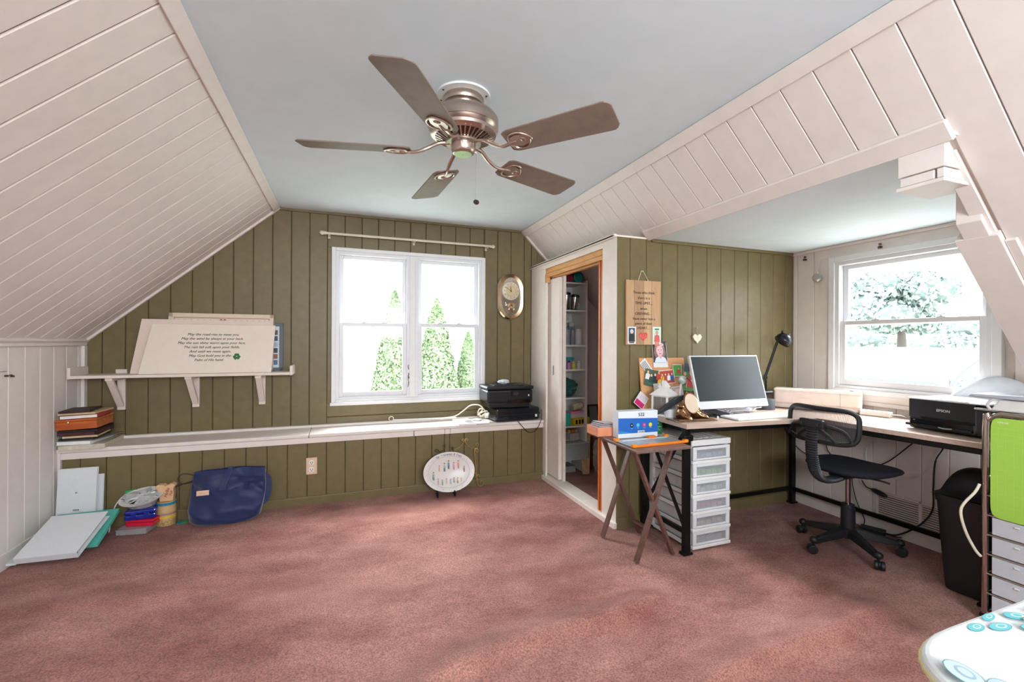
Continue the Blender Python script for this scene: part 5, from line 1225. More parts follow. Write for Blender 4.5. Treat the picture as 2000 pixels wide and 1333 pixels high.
bx('tray_lip', -.13, .12, -.02, .005, .022, .034, M_EPB, .004); bx('tray_lip', -.185, -.12, -.014, .03, .018, .034, M_EPB, .006)
bx('scanner_line', -.05, .10, .0035, .006, .1805, .183, M_BLACK, .001)
text(M @ T(-.012, .0035, .120) @ RX(90), [('EPSON', 0, 0, .020, 0)], mat('#D8DADC', .3), ep, 'brand_lettering', bold=.0012)
text(M @ T(-.145, -.0005, .052) @ RX(90), [('ET', 0, 0, .009, 0)], mat('#C8CACC', .3), ep, 'model_mark')
b = MB(M); b.tube([(-.02, -.021, .030), (.01, -.024, .027), (.04, -.021, .031)], .003, 6, smooth=4); b.build('tray_highlight', mat('#AEB2B8', .2, .6), ep)
rt = thing('white_paper_tray', 'curved white plastic tray standing behind the tank printer before the window', 'tray', (3.42, 1.47, ZT))
b = MB()
def trf(u, v):
    y = 1.64-.36*u; top = .105+.20*math.sin(PI*min(1, .12+u*.62))**.9
    return (3.395+.055*v+.02*math.sin(PI*u), y-.02*v*(1-u), ZT+.001+ (top)*v)
b.grid(trf, 24, 6); b.build('tray', mat('#DCE0E8', .3), rt, solid=.006)

# ============================================================ office chair
oc_ = thing('office_chair', 'black mesh-backed swivel office chair with round seat tucked at the corner desk', 'chair', (3.0, 1.93, 0))
M_CH = mat('#1C1D20', .45, var=.1, bump=.1, scale=150); CX, CY = 3.0, 1.925
for a in (101, 173, 245, 317, 29):
    ca, sa = math.cos(R_(a)), math.sin(R_(a)); P0 = Vector((CX+.03*ca, CY+.03*sa, .115)); P1 = Vector((CX+.265*ca, CY+.265*sa, .080))
    b = MB(); n_ = Vector((-sa, ca, 0))
    b.hexa([P0-n_*.028-Vector((0, 0, .03)), P0+n_*.028-Vector((0, 0, .03)), P1+n_*.018-Vector((0, 0, .020)), P1-n_*.018-Vector((0, 0, .020)), P0-n_*.022+Vector((0, 0, .022)), P0+n_*.022+Vector((0, 0, .022)), P1+n_*.014+Vector((0, 0, .010)), P1-n_*.014+Vector((0, 0, .010))])
    b.ell(P1, (.024, .024, .022), 14, 8); b.cyl(P1-Vector((0, 0, .045)), P1, .008, 8)
    lg_ = b.build('leg', M_CH, oc_, bevel=.006)
    q = Vector((CX+.275*ca, CY+.275*sa, 0)); w_ = Vector((math.cos(R_(a+60)), math.sin(R_(a+60)), 0))
    b = MB(); b.cyl(q+w_*.006+Vector((0, 0, .026)), q+w_*.024+Vector((0, 0, .026)), .026, 18); b.cyl(q-w_*.024+Vector((0, 0, .026)), q-w_*.006+Vector((0, 0, .026)), .026, 18); b.cyl(q-w_*.006+Vector((0, 0, .03)), q+w_*.006+Vector((0, 0, .03)), .018, 12)
    b.build('caster', M_CH, lg_, bevel=.003)
b = MB(T(CX, CY, 0)); b.lathe([(0, .075), (.045, .075), (.048, .13), (.040, .135), (.038, .26), (.034, .262), (.034, .285), (.0, .285)], 24); b.build('column_cover', M_CH, oc_)
b = MB(T(CX, CY, 0)); b.lathe([(0, .25), (.014, .25), (.014, .47), (0, .47)], 16); b.build('gas_lift', mat('#A9A19C', .2, 1), oc_)
b = MB(); b.box(CX-.10, CX+.08, CY-.055, CY+.055, .462, .482); b.tube([(CX+.02, CY-.04, .47), (CX+.05, CY-.16, .468), (CX+.06, CY-.20, .462)], .006, 8); b.build('seat_mechanism', M_CH, oc_, bevel=.004)
def seatf(u, v):
    a = 2*PI*u; c, s_ = math.cos(a), math.sin(a); p = 2/2.6
    ex = abs(c)**p*(1 if c > 0 else -1); ey_ = abs(s_)**p*(1 if s_ > 0 else -1)
    k = math.sin(PI*v)**.38 if 0 < v < 1 else 0
    dx = .235*ex*k; dy = .235*ey_*k*(1-.06*ex); z = .512+.030*(-math.cos(PI*v))-.018*max(0, ex*k)**3*1.6+.012*(ey_*k)**2
    return (3.055+dx, CY+dy, z)
b = MB(); b.grid(seatf, 48, 14, closeu=True); b.build('seat', mat('#14161F', .85, var=.2, scale=300, bump=.2), oc_)
# backrest: curved along Y, facing +X
def backp(s_, t, off=0):     # s -1..1 across (y), t -1..1 up
    y = CY-.018+.212*s_*(1-.04*t*t); x = 2.735-.050*(1-s_*s_)+.010*t+off
    z = .81+.098*t+.010*(s_*s_)*(1 if t > 0 else -1)*.6-(.018*t if False else 0)
    return (x, y, z)
ring = []
for i in range(56):
    a = 2*PI*i/56; c, s_ = math.cos(a), math.sin(a); p = 2/4.6
    ring.append(backp(abs(c)**p*(1 if c > 0 else -1), abs(s_)**p*(1 if s_ > 0 else -1)))
b = MB(); b.tube(ring, .014, 8, closed=True); b.build('back_frame', M_CH, oc_)
def mesh_mat():
    m = bpy.data.materials.new('chair_mesh'); m.use_nodes = True; n = m.node_tree.nodes; l = m.node_tree.links; bs_ = n['Principled BSDF']
    bs_.inputs['Base Color'].default_value = lin('#24262B')+(1,); bs_.inputs['Roughness'].default_value = .6
    tc = n.new('ShaderNodeTexCoord'); mp = n.new('ShaderNodeMapping'); mp.inputs['Scale'].default_value = (1, 330, 330); l.new(tc.outputs['Object'], mp.inputs[0])
    sp_ = n.new('ShaderNodeSeparateXYZ'); l.new(mp.outputs[0], sp_.inputs[0]); outs = []
    for ax in (1, 2):
        q = n.new('ShaderNodeMath'); q.operation = 'FRACT'; l.new(sp_.outputs[ax], q.inputs[0]); g = n.new('ShaderNodeMath'); g.operation = 'LESS_THAN'; g.inputs[1].default_value = .45; l.new(q.outputs[0], g.inputs[0]); outs.append(g)
    mx = n.new('ShaderNodeMath'); mx.operation = 'MAXIMUM'; l.new(outs[0].outputs[0], mx.inputs[0]); l.new(outs[1].outputs[0], mx.inputs[1]); l.new(mx.outputs[0], bs_.inputs['Alpha'])
    return m
b = MB(); b.grid(lambda u, v: (lambda s_, t: backp(s_*.97, t*.93))(2*u-1, 2*v-1), 24, 12); b.build('back_mesh', mesh_mat(), oc_)
b = MB()
for s0 in (-1, 1): b.tube([backp(s0*.93, -.75, -.012), backp(s0*.75, -.2, -.018), backp(s0*.4, .0, -.020), backp(0, .02, -.022)], [.008, .009, .012, .014], 8, smooth=6)
b.tube([backp(-.6, -.95, -.01), backp(-.35, -.5, -.016), backp(-.1, -.1, -.02)], .008, 8, smooth=4); b.tube([backp(.6, -.95, -.01), backp(.35, -.5, -.016), backp(.1, -.1, -.02)], .008, 8, smooth=4)
b.build('back_brace', M_CH, oc_)
b = MB(); b.box(2.640, 2.672, CY-.085, CY+.065, .792, .842); b.build('bracket', M_CH, oc_, bevel=.010)
b = MB()
for y in (CY-.06, CY+.04): b.cyl((2.634, y, .815), (2.641, y, .815), .008, 12)
b.build('bolts', mat('#4A4C50', .3, .8), oc_)
SP = [(2.655, CY-.01, .80), (2.652, CY-.01, .70), (2.662, CY-.01, .60), (2.69, CY-.01, .52), (2.75, CY-.01, .468), (2.83, CY-.01, .458), (2.92, CY-.0, .462)]
b = MB(); Q = []
V_ = [Vector(p) for p in SP]
for i in range(len(V_)-1):
    p0 = V_[max(i-1, 0)]; p1 = V_[i]; p2 = V_[i+1]; p3 = V_[min(i+2, len(V_)-1)]
    for k in range(14):
        t = k/14; Q.append(.5*((2*p1)+(p2-p0)*t+(2*p0-5*p1+4*p2-p3)*t*t+(3*p1-p0-3*p2+p3)*t**3))
vs_ = []; fs_ = []
for i, q in enumerate(Q):
    d = (Q[min(i+1, len(Q)-1)]-Q[max(0, i-1)]).normalized(); sd = Vector((0, 1, 0)); up_ = d.cross(sd); r1 = .040 if i % 2 else .034; r2_ = .020 if i % 2 else .015
    for k in range(10):
        a = 2*PI*k/10; vs_.append(q+sd*r1*math.cos(a)+up_*r2_*math.sin(a))
for i in range(len(Q)-1):
    for k in range(10): fs_.append((i*10+k, i*10+(k+1) % 10, i*10+10+(k+1) % 10, i*10+10+k))
b.add(vs_, fs_); b.build('bellows_stem', mat('#22242A', .45), oc_)

# ============================================================ vent, bin, cables
vt = thing('floor_vent', 'white two-panel slatted return vent low on the dormer wall behind the desk legs', 'vent', (3.49, 1.80, .19))
MV = face_x(3.498, 1.795, .19)
b = MB(MV); w2_, h2_ = .262, .088
b.box(-w2_, w2_, h2_-.014, h2_, 0, .010); b.box(-w2_, w2_, -h2_, -h2_+.014, 0, .010); b.box(-w2_, -w2_+.018, -h2_, h2_, 0, .010); b.box(w2_-.018, w2_, -h2_, h2_, 0, .010); b.box(-.01, .01, -h2_, h2_, 0, .010); b.build('frame', mat('#E4DBD0', .4), vt, bevel=.002)
b = MB(MV); b.box(-w2_+.01, w2_-.01, -h2_+.01, h2_-.01, .0, .001); b.build('dark_back', mat('#5A4A42', .8), vt)
for s_ in (-1, 1):
    for k in range(10):
        b = MB(MV @ T(s_*.127, -.066+.0147*k, .006) @ RX(-35)); b.box(-.117, .117, -.0045, .0045, -.0008, .0008); b.build('slat', mat('#DCD2C6', .4), vt)
bn = thing('waste_bin', 'tall black plastic waste bin with domed lid standing under the end of the desk arm', 'bin', (3.09, 1.35, 0))
M = W(bn); M_BIN = mat('#1E1E20', .45, bump=.15, scale=220)
def rr(rx, ry, z, n=40, p=4): return [(x, y, z) for x, y in oval(rx, ry, n, p)]
def loft(b, rings, cap0=True, cap1=False):
    n = len(rings[0]); vs = [p for r_ in rings for p in r_]; fs = []
    for k in range(len(rings)-1):
        for i in range(n): fs.append((k*n+i, k*n+(i+1) % n, (k+1)*n+(i+1) % n, (k+1)*n+i))
    if cap0: fs.append(list(range(n))[::-1])
    if cap1: fs.append(list(range(len(vs)-n, len(vs))))
    return b.add(vs, fs, 0, True)
b = MB(M); loft(b, [rr(.082, .105, .002), rr(.112, .135, .46), rr(.118, .141, .462), rr(.122, .145, .50), rr(.114, .137, .50), rr(.08, .10, .01)], True, True); b.build('bucket', M_BIN, bn)
def hood(u, v):
    a = PI*u; y = -.135*math.cos(a)*(1-.0*v); x = .02+.09*math.sin(a)**.7 if False else None
    return None
b = MB(M)
def lidf(u, v):
    # tall rounded hood at the back (+x), sloping flap to the front
    x = -.115+.225*u; y = -.138+.276*v; k = max(0, 1-abs(2*v-1)**3.2)**.5
    h = (.005+.135*(1/(1+math.exp(-(u-.45)*11))))*k*(1 if u < .93 else max(0, (1-u)/.07)**.5)
    return (x, y, .498+h)
b.grid(lidf, 26, 22); b.build('lid', M_BIN, bn)

def cable(name, label, pts, r=.0035, mt=None, sm=6):
    return tag(MB().tube(pts, r, 8, smooth=sm).build(name, mt or M_BLACKM, None), label, 'cable')
XW = 3.475
cable('black_cable', 'black cable sagging across the dormer wall behind the chair back', [(3.40, 2.68, .60), (XW, 2.64, .46), (XW, 2.52, .40), (XW, 2.40, .37), (XW, 2.2, .36)])
cable('black_cable', 'short black cable dropping from the desk behind the chair seat', [(XW, 2.39, .75), (XW, 2.39, .52), (XW, 2.36, .46), (XW, 2.3, .40)])
cable('black_cable', 'black cable slanting from desk underside towards the chair seat', [(3.44, 1.83, .77), (XW, 1.83, .665), (XW, 1.86, .62), (XW, 1.92, .55), (XW, 1.98, .49), (XW, 2.08, .42)])
cable('thick_black_cable', 'thick black cable hanging beside the waste bin and curling to the floor', [(3.44, 1.66, .77), (XW, 1.67, .66), (XW, 1.71, .56), (XW, 1.72, .40), (XW, 1.725, .25), (3.46, 1.79, .13), (3.44, 1.90, .03), (3.43, 1.99, .02)], .005)
cable('white_cable', 'thin white cable looping on the dormer wall right of the chair', [(3.44, 1.64, .77), (XW, 1.66, .68), (XW, 1.69, .60), (XW, 1.76, .48), (XW, 1.85, .415), (XW, 2.0, .378), (XW, 2.12, .39)], .0025, M_WHITE)
cable('white_cable', 'thin white cable hanging under the desk between chair back and vent', [(3.44, 2.04, .78), (XW, 2.05, .66), (XW, 2.10, .57), (XW, 2.11, .50), (XW, 2.09, .43)], .0025, M_WHITE)
cable('black_cable', 'thin black cable falling from the chair seat to the floor adapter', [(XW, 2.20, .35), (XW, 2.20, .28), (XW, 2.17, .16), (3.46, 2.11, .06), (3.42, 2.09, .03)], .003)
cn = thing('cable_connector', 'fat black in-line cable connector hanging in front of the wall vent', 'connector', M=basis((3.465, 2.02, .27), (0, -.88, -.2), (1, 0, 0)))
M = W(cn); b = MB(M); b.ell((0, 0, 0), (.055, .016, .018), 16, 10); b.build('connector', mat('#24272E', .4), cn)
MB(M).tube([(-.05, 0, 0), (-.085, 0, .0), (-.12, 0, .03)], .004, 8, smooth=4).build('lead', M_BLACKM, cn)
pb = thing('floor_adapter', 'black power brick lying on the carpet beside the wall vent', 'adapter', M=T(3.40, 2.02, .004) @ RZ(-70))
M = W(pb); MB(M).box(-.07, .07, -.03, .03, 0, .034).build('brick', mat('#1B1C1E', .4), pb, bevel=.005)
MB(M).tube([(.07, 0, .015), (.11, 0, .012), (.15, .01, .012)], .004, 6, smooth=4).build('lead', M_BLACKM, pb)

# ornaments and hooks on the dormer wall
go = thing('glass_ball', 'clear glass ball ornament hanging left of the dormer window', 'ornament', (3.49, 2.455, 1.9))
b = MB(); b.ell((3.462, 2.458, 1.812), (.033, .033, .036), 24, 16); b.build('ball', mat('#E8EEF0', .03, trans=.9, var=0), go)
b = MB(); b.cyl((3.462, 2.458, 1.845), (3.462, 2.458, 1.862), .009, 12); b.ell((3.462, 2.458, 1.80), (.022, .022, .016), 12, 8); b.build('cap', mat('#D9CFC4', .3, .7), go)
b = MB(); b.tube([(3.462, 2.458, 1.862), (3.468, 2.450, 1.92), (3.485, 2.455, 1.985)], .0018, 6, smooth=3); b.tube([(3.462, 2.458, 1.862), (3.468, 2.466, 1.92), (3.485, 2.455, 1.985)], .0018, 6, smooth=3); b.build('ribbon', M_WHITE, go)
for nm, y, z, lb in (('curtain_bracket', 2.580, 1.99, 'small bronze curtain bracket in the dormer corner near the ceiling'), ('curtain_bracket', 2.035, 1.985, 'small bronze curtain bracket above the middle of the dormer window')):
    b = MB(); b.box(3.482, 3.50, y-.011, y+.011, z-.018, z-.006); b.box(3.470, 3.486, y-.009, y-.002, z-.016, z-.004); b.box(3.484, 3.5, y-.005, y+.006, z+.006, z+.016)
    tag(b.build(nm, mat('#6A5040', .4, .7)), lb, 'bracket', None)
cable('hanging_cord', 'brown and white cord dangling from the sloped wall at the right picture edge', [(2.80, 1.085, 1.30), (2.86, 1.10, 1.31), (2.90, 1.11, 1.29), (2.92, 1.10, 1.23), (2.93, 1.095, 1.17), (2.97, 1.10, 1.12), (3.0, 1.09, 1.08), (3.0, 1.06, 1.0)], .004, mat('#5A4638', .5))

# ============================================================ drawer cart
M_CHR = mat('#B9AFA8', .12, 1, var=.03)
ct = thing('drawer_cart', 'chrome framed cart of translucent white drawers at the right picture edge', 'cart', (2.84, 1.21, 0))
CYF, CYN, CXF, CXB = 1.205, .84, 2.84, 3.14
for x in (CXF, CXB):
    b = MB(); b.tube([(x, CYF, .03), (x, CYF, .90), (x, CYF-.012, .945), (x, CYF-.045, .972), (x, CYF-.09, .975), (x, CYN+.09, .975), (x, CYN+.045, .972), (x, CYN+.012, .945), (x, CYN, .90), (x, CYN, .03)], .0125, 12, smooth=4)
    b.build('side_frame', M_CHR, ct)
for (x, y) in ((CXF, CYF), (CXF, CYN), (CXB, CYF), (CXB, CYN)):
    b = MB(); b.cyl((x-.008, y, .018), (x+.008, y, .018), .018, 14); b.build('wheel', M_BLACK, ct)
M_TRN = mat('#D8DCE2', .2, alpha=.8, var=.03)
colors = ['#C8CDD4', '#D8D2CC', '#C8C8D0', '#D0CCD0', '#B8C8D0', '#E0C8A8', '#B0B8C8', '#D8A060']
for k in range(8):
    zr = .68-.0915*k
    b = MB(); b.cyl((CXF-.004, CYN, zr), (CXF-.004, CYF, zr), .0055, 8); b.cyl((CXB, CYN, zr), (CXB, CYF, zr), .005, 8); b.cyl((CXF, CYF, zr), (CXB, CYF, zr), .005, 8); b.cyl((CXF, CYN, zr), (CXB, CYN, zr), .005, 8)
    b.build('rail', M_CHR, ct)
    b = MB(); y0_, y1_ = CYN+.03, CYF-.028
    b.box(CXF-.012, CXF-.008, y0_, y1_, zr-.082, zr-.004); b.box(CXF-.008, CXB-.02, y0_, y0_+.003, zr-.082, zr-.004); b.box(CXF-.008, CXB-.02, y1_-.003, y1_, zr-.082, zr-.004); b.box(CXF-.008, CXB-.02, y0_, y1_, zr-.084, zr-.080)
    d_ = b.build('drawer', M_TRN, ct, bevel=.002)
    MB().box(CXF+.002, CXB-.04, y0_+.02, y1_-.02, zr-.078, zr-.03).build('contents', mat(colors[k], .6, var=.25, scale=25), d_)
    MB().cyl((CXF-.014, 1.10, zr-.022), (CXF-.014, 1.085, zr-.022), .004, 8).build('clip', M_WHITE, d_)
MB().box(CXF+.01, CXB-.01, CYN+.02, CYF-.02, .70, .715).build('top_tray', M_TRN, ct, bevel=.003)
b = MB(); b.box(CXF, CXB, CYF-.02, CYF-.016, .83, .84); b.box(CXF, CXB, CYF-.02, CYF-.016, .78, .785); b.build('side_wire', M_WHITE, ct)
gm = thing('cutting_mat', 'lime green gridded cutting mat hanging on the front of the drawer cart', 'mat', M=face_x(2.822, 1.02, .73))
M = W(gm)
P4 = oval(.160, .232, 40, 12)
b = MB(M); b.prism(P4, 0, .0018, 'z'); b.build('mat', mat('#A3CF4F', .45, var=.02), gm)
P_ = Print(M @ T(0, 0, .0018))
for i in range(11): P_.rect(-.135+.027*i, -.20, -.1342+.027*i, .185, '#BEE080')
for i in range(15): P_.rect(-.145, -.20+.0275*i, .145, -.1992+.0275*i, '#BEE080')
P_.build('grid_lines', gm)
text(M @ T(-.118, .212, .0022), [('cricut', 0, 0, .016, 0)], mat('#E6F2D2', .4), gm, bold=.0008)
hm = thing('white_machine', 'white boxy machine with a flat grey lid standing on top of the drawer cart', 'machine', (2.96, 1.03, .989))
b = MB(); b.prism([(1.195, 0), (1.165, .055), (.86, .055), (.86, 0)], 2.86, 3.06, 'x'); b.M = I4
b = MB(T(0, 0, .989)); b.prism([(1.195, 0), (1.165, .055), (.86, .055), (.86, 0)], 2.85, 3.06, 'x'); b.build('body', mat('#DAD8D4', .35), hm, bevel=.006)
b = MB(T(0, 0, 1.046)); b.prism([(1.27, .002), (1.255, .018), (.86, .030), (.86, .0)], 2.83, 3.02, 'x'); b.build('lid', mat('#A9B0BA', .35), hm, bevel=.006)
b = MB(); b.tube([(2.845, 1.19, .993), (2.84, 1.20, 1.015), (2.84, 1.185, 1.04), (2.845, 1.165, 1.05)], .006, 8, smooth=4); b.build('handle', mat('#C8C6C2', .3), hm)
cable('cream_tube', 'cream tube looping out beside the waste bin from the cart', [(2.815, 1.215, .64), (2.80, 1.225, .60), (2.78, 1.26, .53), (2.775, 1.265, .48), (2.785, 1.25, .40), (2.80, 1.225, .33), (2.815, 1.21, .30)], .006, M_CRD)

# ============================================================ ironing board
ib = thing('ironing_board', 'white ironing board with aqua and yellow paisley circles in the lower right corner', 'ironing board', (1.5, .27, 0))
pts = []
X0_, X1_, Y0_, Y1_ = .815, 2.15, .10, .478
for i in range(21):
    a = PI/2+PI*i/20; c, s_ = math.cos(a), math.sin(a); p = 2/2.7
    pts.append((X0_+.20+.20*abs(c)**p*(1 if c > 0 else -1), (Y0_+Y1_)/2+(Y1_-Y0_)/2*abs(s_)**p*(1 if s_ > 0 else -1)))
pts += [(X1_, Y0_), (X1_, Y1_)]
b = MB(); b.prism(pts, .772, .80, 'z'); cv = b.build('padded_cover', mat('#D9DAD9', .8, var=.02, bump=.1, scale=300), ib, bevel=.010, seg=3)
MB().tube([(p[0], p[1], .786) for p in pts], .004, 6, closed=True).build('hem', mat('#C9BC8A', .7), ib)
P_ = Print(T(0, 0, .8005))
def pais(x, y, rx, ry, rot, c1, c2='#E8E8E6'):
    P_.ell(x, y, rx, ry, '#4A8A90', rot, 22); P_.ell(x, y, rx*.93, ry*.93, c1, rot, 22); P_.ell(x+.003, y, rx*.5, ry*.5, c2, rot, 16); P_.ell(x+.003, y, rx*.36, ry*.36, c1, rot, 16)
for q in ((1.045, .455, .020, .009, 5, '#4FB0B8'), (1.085, .440, .024, .010, -5, '#5AB4BC'), (1.10, .462, .02, .007, 10, '#4FB0B8'), (1.15, .445, .022, .012, -20, '#4FB0B8'), (1.125, .412, .020, .013, -30, '#5FBCC4'), (1.155, .425, .016, .009, -30, '#C8B440'), (1.20, .43, .02, .012, -10, '#5AB4BC'), (1.19, .40, .018, .012, 0, '#4FB0B8'),
          (.865, .39, .030, .020, 60, '#B4C4CC', '#8FA8B4'), (.875, .35, .026, .018, 30, '#A8B8C4', '#88A8B4'), (.87, .30, .028, .02, 80, '#9FB8C4', '#5AA0AC'), (1.02, .28, .02, .016, 0, '#4FB0B8'), (1.08, .26, .02, .012, 40, '#C8B440')):
    pais(*q)
o = P_.build('paisley_print', ib); o['kind'] = 'stuff'
for y in (.17, .41):
    MB().cyl((1.30, y, .765), (2.0, y, .02), .011, 10).build('leg', mat('#C8C8CA', .3, .8), ib)
    MB().cyl((2.0, y, .765), (1.30, y, .02), .011, 10).build('leg', mat('#C8C8CA', .3, .8), ib)
for x in (1.30, 2.0): MB().cyl((x, .12, .02), (x, .46, .02), .013, 10).build('foot_bar', mat('#C8C8CA', .3, .8), ib)

# ============================================================ inside the closet
M_SHW = mat('#F0EEEA', .5, var=.02)
su = thing('closet_shelves', 'white shelf unit full of craft supplies inside the open closet', 'shelves', (2.08, 4.08, 0))
MB().box(2.248, 2.268, 3.93, 4.23, 0, 1.92).build('side_panel', M_SHW, su, bevel=.002)
MB().box(1.895, 1.91, 3.93, 4.23, 0, 1.92).build('side_panel', M_SHW, su, bevel=.002)
MB().box(1.91, 2.248, 4.222, 4.23, 0, 1.90).build('back_panel', M_SHW, su)
for z in (1.895, 1.622, 1.276, 1.035, .757, .477, .155): MB().box(1.91, 2.248, 3.935, 4.222, z-.016, z).build('shelf_board', M_SHW, su, bevel=.001)
def ctag(o, label, cat, g=None): return tag(o, label, cat, g)
def lying(x, z, r, col, label, y0=3.96):
    t = thing('felt_roll', label, 'roll', (x, y0, z)); M = T(x, y0, z) @ RX(-90)
    MB(M).lathe([(0, .004), (r*.3, 0), (r*.8, 0), (r, .006), (r, .22), (0, .22)], 28).build('roll', col, t)
    MB(M @ T(0, 0, -.0006)).tube([((.15+.75*i/40)*r*math.cos(i*.47), (.15+.75*i/40)*r*math.sin(i*.47), 0) for i in range(41)], .0012, 4).build('spiral_edge', mat('#0B3A44', .6), t)
lying(1.985, 1.946, .050, mat('#1A8A92', .5), 'teal roll at the left on the top closet shelf')
lying(2.082, 1.946, .048, mat('#A81E3C', .5), 'crimson roll between the two teal ones on the top closet shelf')
lying(2.176, 1.950, .053, mat('#1FA09A', .5), 'teal roll at the right on the top closet shelf', 3.945)
M_STL = mat('#B8B4B0', .22, 1, var=.1, scale=4, stretch=(20, 20, 1))
for x, tl, h_, lb in ((1.965, 0, .165, 'patterned steel tumbler at the left of the second closet shelf'), (2.068, 0, .178, 'tallest steel tumbler in the middle of the second closet shelf'), (2.150, 7, .160, 'leaning steel tumbler at the right of the second closet shelf')):
    t = thing('steel_tumbler', lb, 'tumbler', M=T(x, 4.0, 1.6225) @ RY(tl), group='tumblers in the closet')
    MB(W(t)).lathe([(0, 0), (.032, 0), (.033, .012), (.034, .014), (.041, h_-.03), (0, h_-.03)], 24).build('cup', M_STL, t)
    MB(W(t)).lathe([(.0, h_-.03), (.043, h_-.03), (.044, h_-.008), (.036, h_-.002), (0, h_)], 24).build('lid', M_BLACK, t)
    MB(W(t)).lathe([(.0, .0), (.034, .0), (.034, .010), (0, .010)], 24).build('base', M_BLACK, t)
t = thing('glass_bauble', 'small clear glass bauble right of the tumblers in the closet', 'ornament', (2.20, 4.0, 1.65)); MB(T(2.205, 4.0, 1.652)).ell((0, 0, 0), (.028, .028, .028), 16, 10).build('ball', mat('#E0E4E6', .05, alpha=.4), t); MB().cyl((2.205, 4.0, 1.678), (2.205, 4.0, 1.69), .006, 8).build('cap', M_GOLDD, t)
for k in range(5):
    tg = MB(T(1.935+.022*k, 3.985+.012*(k % 2), 1.277) @ RY(5)); tg.lathe([(0, 0), (.011, 0), (.013, .15), (0, .15)], 10)
    ctag(tg.build('pink_tube', mat('#C41E5A', .3)), ['leftmost', 'second', 'middle', 'fourth', 'rightmost'][k]+' deep pink plastic tube of the bundle on the third closet shelf', 'tube', 'pink tubes in the closet')
for x, lb in ((2.075, 'clear cup with purple and teal pens on the third closet shelf'), (2.140, 'slim clear cup of green pens beside the white jar in the closet')):
    t = thing('pen_cup', lb, 'cup', (x, 4.0, 1.277)); r_ = .034 if x < 2.1 else .022
    MB(W(t)).lathe([(0, 0), (r_*.9, 0), (r_, .15), (r_-.003, .15), (r_*.86, .004), (0, .004)], 20).build('cup', mat('#C9CDD2', .1, alpha=.35), t)
    for k in range(6):
        a = k*1.05; MB(W(t)).cyl((r_*.5*math.cos(a), r_*.5*math.sin(a), .006), (r_*.7*math.cos(a), r_*.7*math.sin(a), .17+.01*(k % 3)), .004, 6).build('pen', mat(['#5A4AA0', '#2A8A8A', '#8A5AB0', '#3AA07A', '#4A6AC0', '#1A5A4A'][(k+(3 if x > 2.1 else 0)) % 6], .4), t)
random.seed(8)
for i, (x, z) in enumerate(((1.968, 1.470), (2.045, 1.474), (1.968, 1.556-.03), (2.055, 1.545), (2.118, 1.478))):
    t = thing('glitter_bottle', ['round end of a bottle lying over the pink tubes in the closet', 'round end of a bottle lying over the pen cup in the closet', 'upper left round bottle end under the second closet shelf', 'upper right silver bottle end under the second closet shelf', 'rightmost round bottle end over the slim cup in the closet'][i], 'bottle', (x, 3.99, z), group='bottles lying in the closet')
    MB(T(x, 3.985, z) @ RX(-90)).lathe([(0, 0), (.022, 0), (.026, .004), (.026, .14), (0, .14)], 20).build('bottle', mat(['#9AB0A8', '#A8B4C0', '#B8A8A8', '#C0C4C8', '#A8B8A8'][i], .2, .4, hex2='#E0E4E4', scale=60), t)
MB().box(1.925, 2.15, 3.99, 4.18, 1.4465, 1.450).build('glass_sheet', M_GL, su)
t = thing('white_jar', 'plain white lidded jar at the right of the third closet shelf', 'jar', (2.205, 4.0, 1.277)); MB(W(t)).lathe([(0, 0), (.034, 0), (.036, .006), (.036, .135), (0, .137)], 24).build('jar', M_WHITE, t); MB(W(t)).lathe([(0, .137), (.037, .137), (.037, .16), (0, .161)], 24).build('lid', M_WHITE, t)
bt_ = [(1.945, '#1E8A4A', .10, .013), (1.985, '#1F9A50', .115, .016), (2.030, '#E0DCDA', .075, .014), (2.085, '#C08AB8', .085, .019), (2.140, '#E0D040', .075, .018), (2.195, '#E4E0E0', .085, .020)]
nm_ = ['small dark green', 'tall bright green', 'small white', 'lilac', 'yellow', 'white stacked']
for (x, c, h_, r_), nm in zip(bt_, nm_):
    t = thing('craft_bottle', nm+' craft bottle on the middle closet shelf', 'bottle', (x, 3.975, 1.0355), group='craft bottles on the closet shelf')
    MB(W(t)).lathe([(0, 0), (r_, 0), (r_, h_*.75), (r_*.6, h_*.82), (0, h_*.82)], 16).build('bottle', mat(c, .25), t); MB(W(t)).lathe([(0, h_*.82), (r_*.7, h_*.82), (r_*.7, h_), (0, h_)], 14).build('cap', mat('#D8D8D6', .4) if c != '#C08AB8' else M_BLACK, t)
t = thing('teal_tin', 'round teal tin resting above the bottles on the middle closet shelf', 'tin', (2.115, 4.03, 1.125)); MB(W(t)).lathe([(0, 0), (.052, 0), (.054, .004), (.054, .028), (0, .03)], 28).build('tin', mat('#1FA0A0', .3), t)
MB(W(t)).lathe([(.0, -.089), (.045, -.089), (.045, -.0005), (0, -.0005)], 20).build('clear_jar', mat('#B8C0C4', .1, alpha=.4), t)
o = crumple(2.065, 4.04, .757+.095, .135, .11, .094, .22, 21, n=40, m=24).build('plastic_bundle', mat('#16423F', .18, hex2='#2A6A66', scale=9, stretch=(1, 1, 9), coat=.4)); ctag(o, 'dark teal crinkled plastic bundle filling a closet shelf', 'bundle')
def cbox(nm, lb, cx, cy, z, w_, d_, h_, rz, m_, cat='box', lid=None):
    t = thing(nm, lb, cat, (cx, cy, z+.0005), rz); MB(W(t)).box(-w_/2, w_/2, -d_/2, d_/2, 0, h_).build('body', m_, t, bevel=.002)
    if lid: MB(W(t)).box(-w_/2-.002, w_/2+.002, -d_/2-.002, d_/2+.002, h_-.02, h_+.003).build('lid', lid, t, bevel=.002)
    return t
cbox('blue_box', 'narrow blue box at the far left of the lower closet shelf', 1.925, 3.99, .477, .022, .09, .10, 0, mat('#5A9AC8', .4))
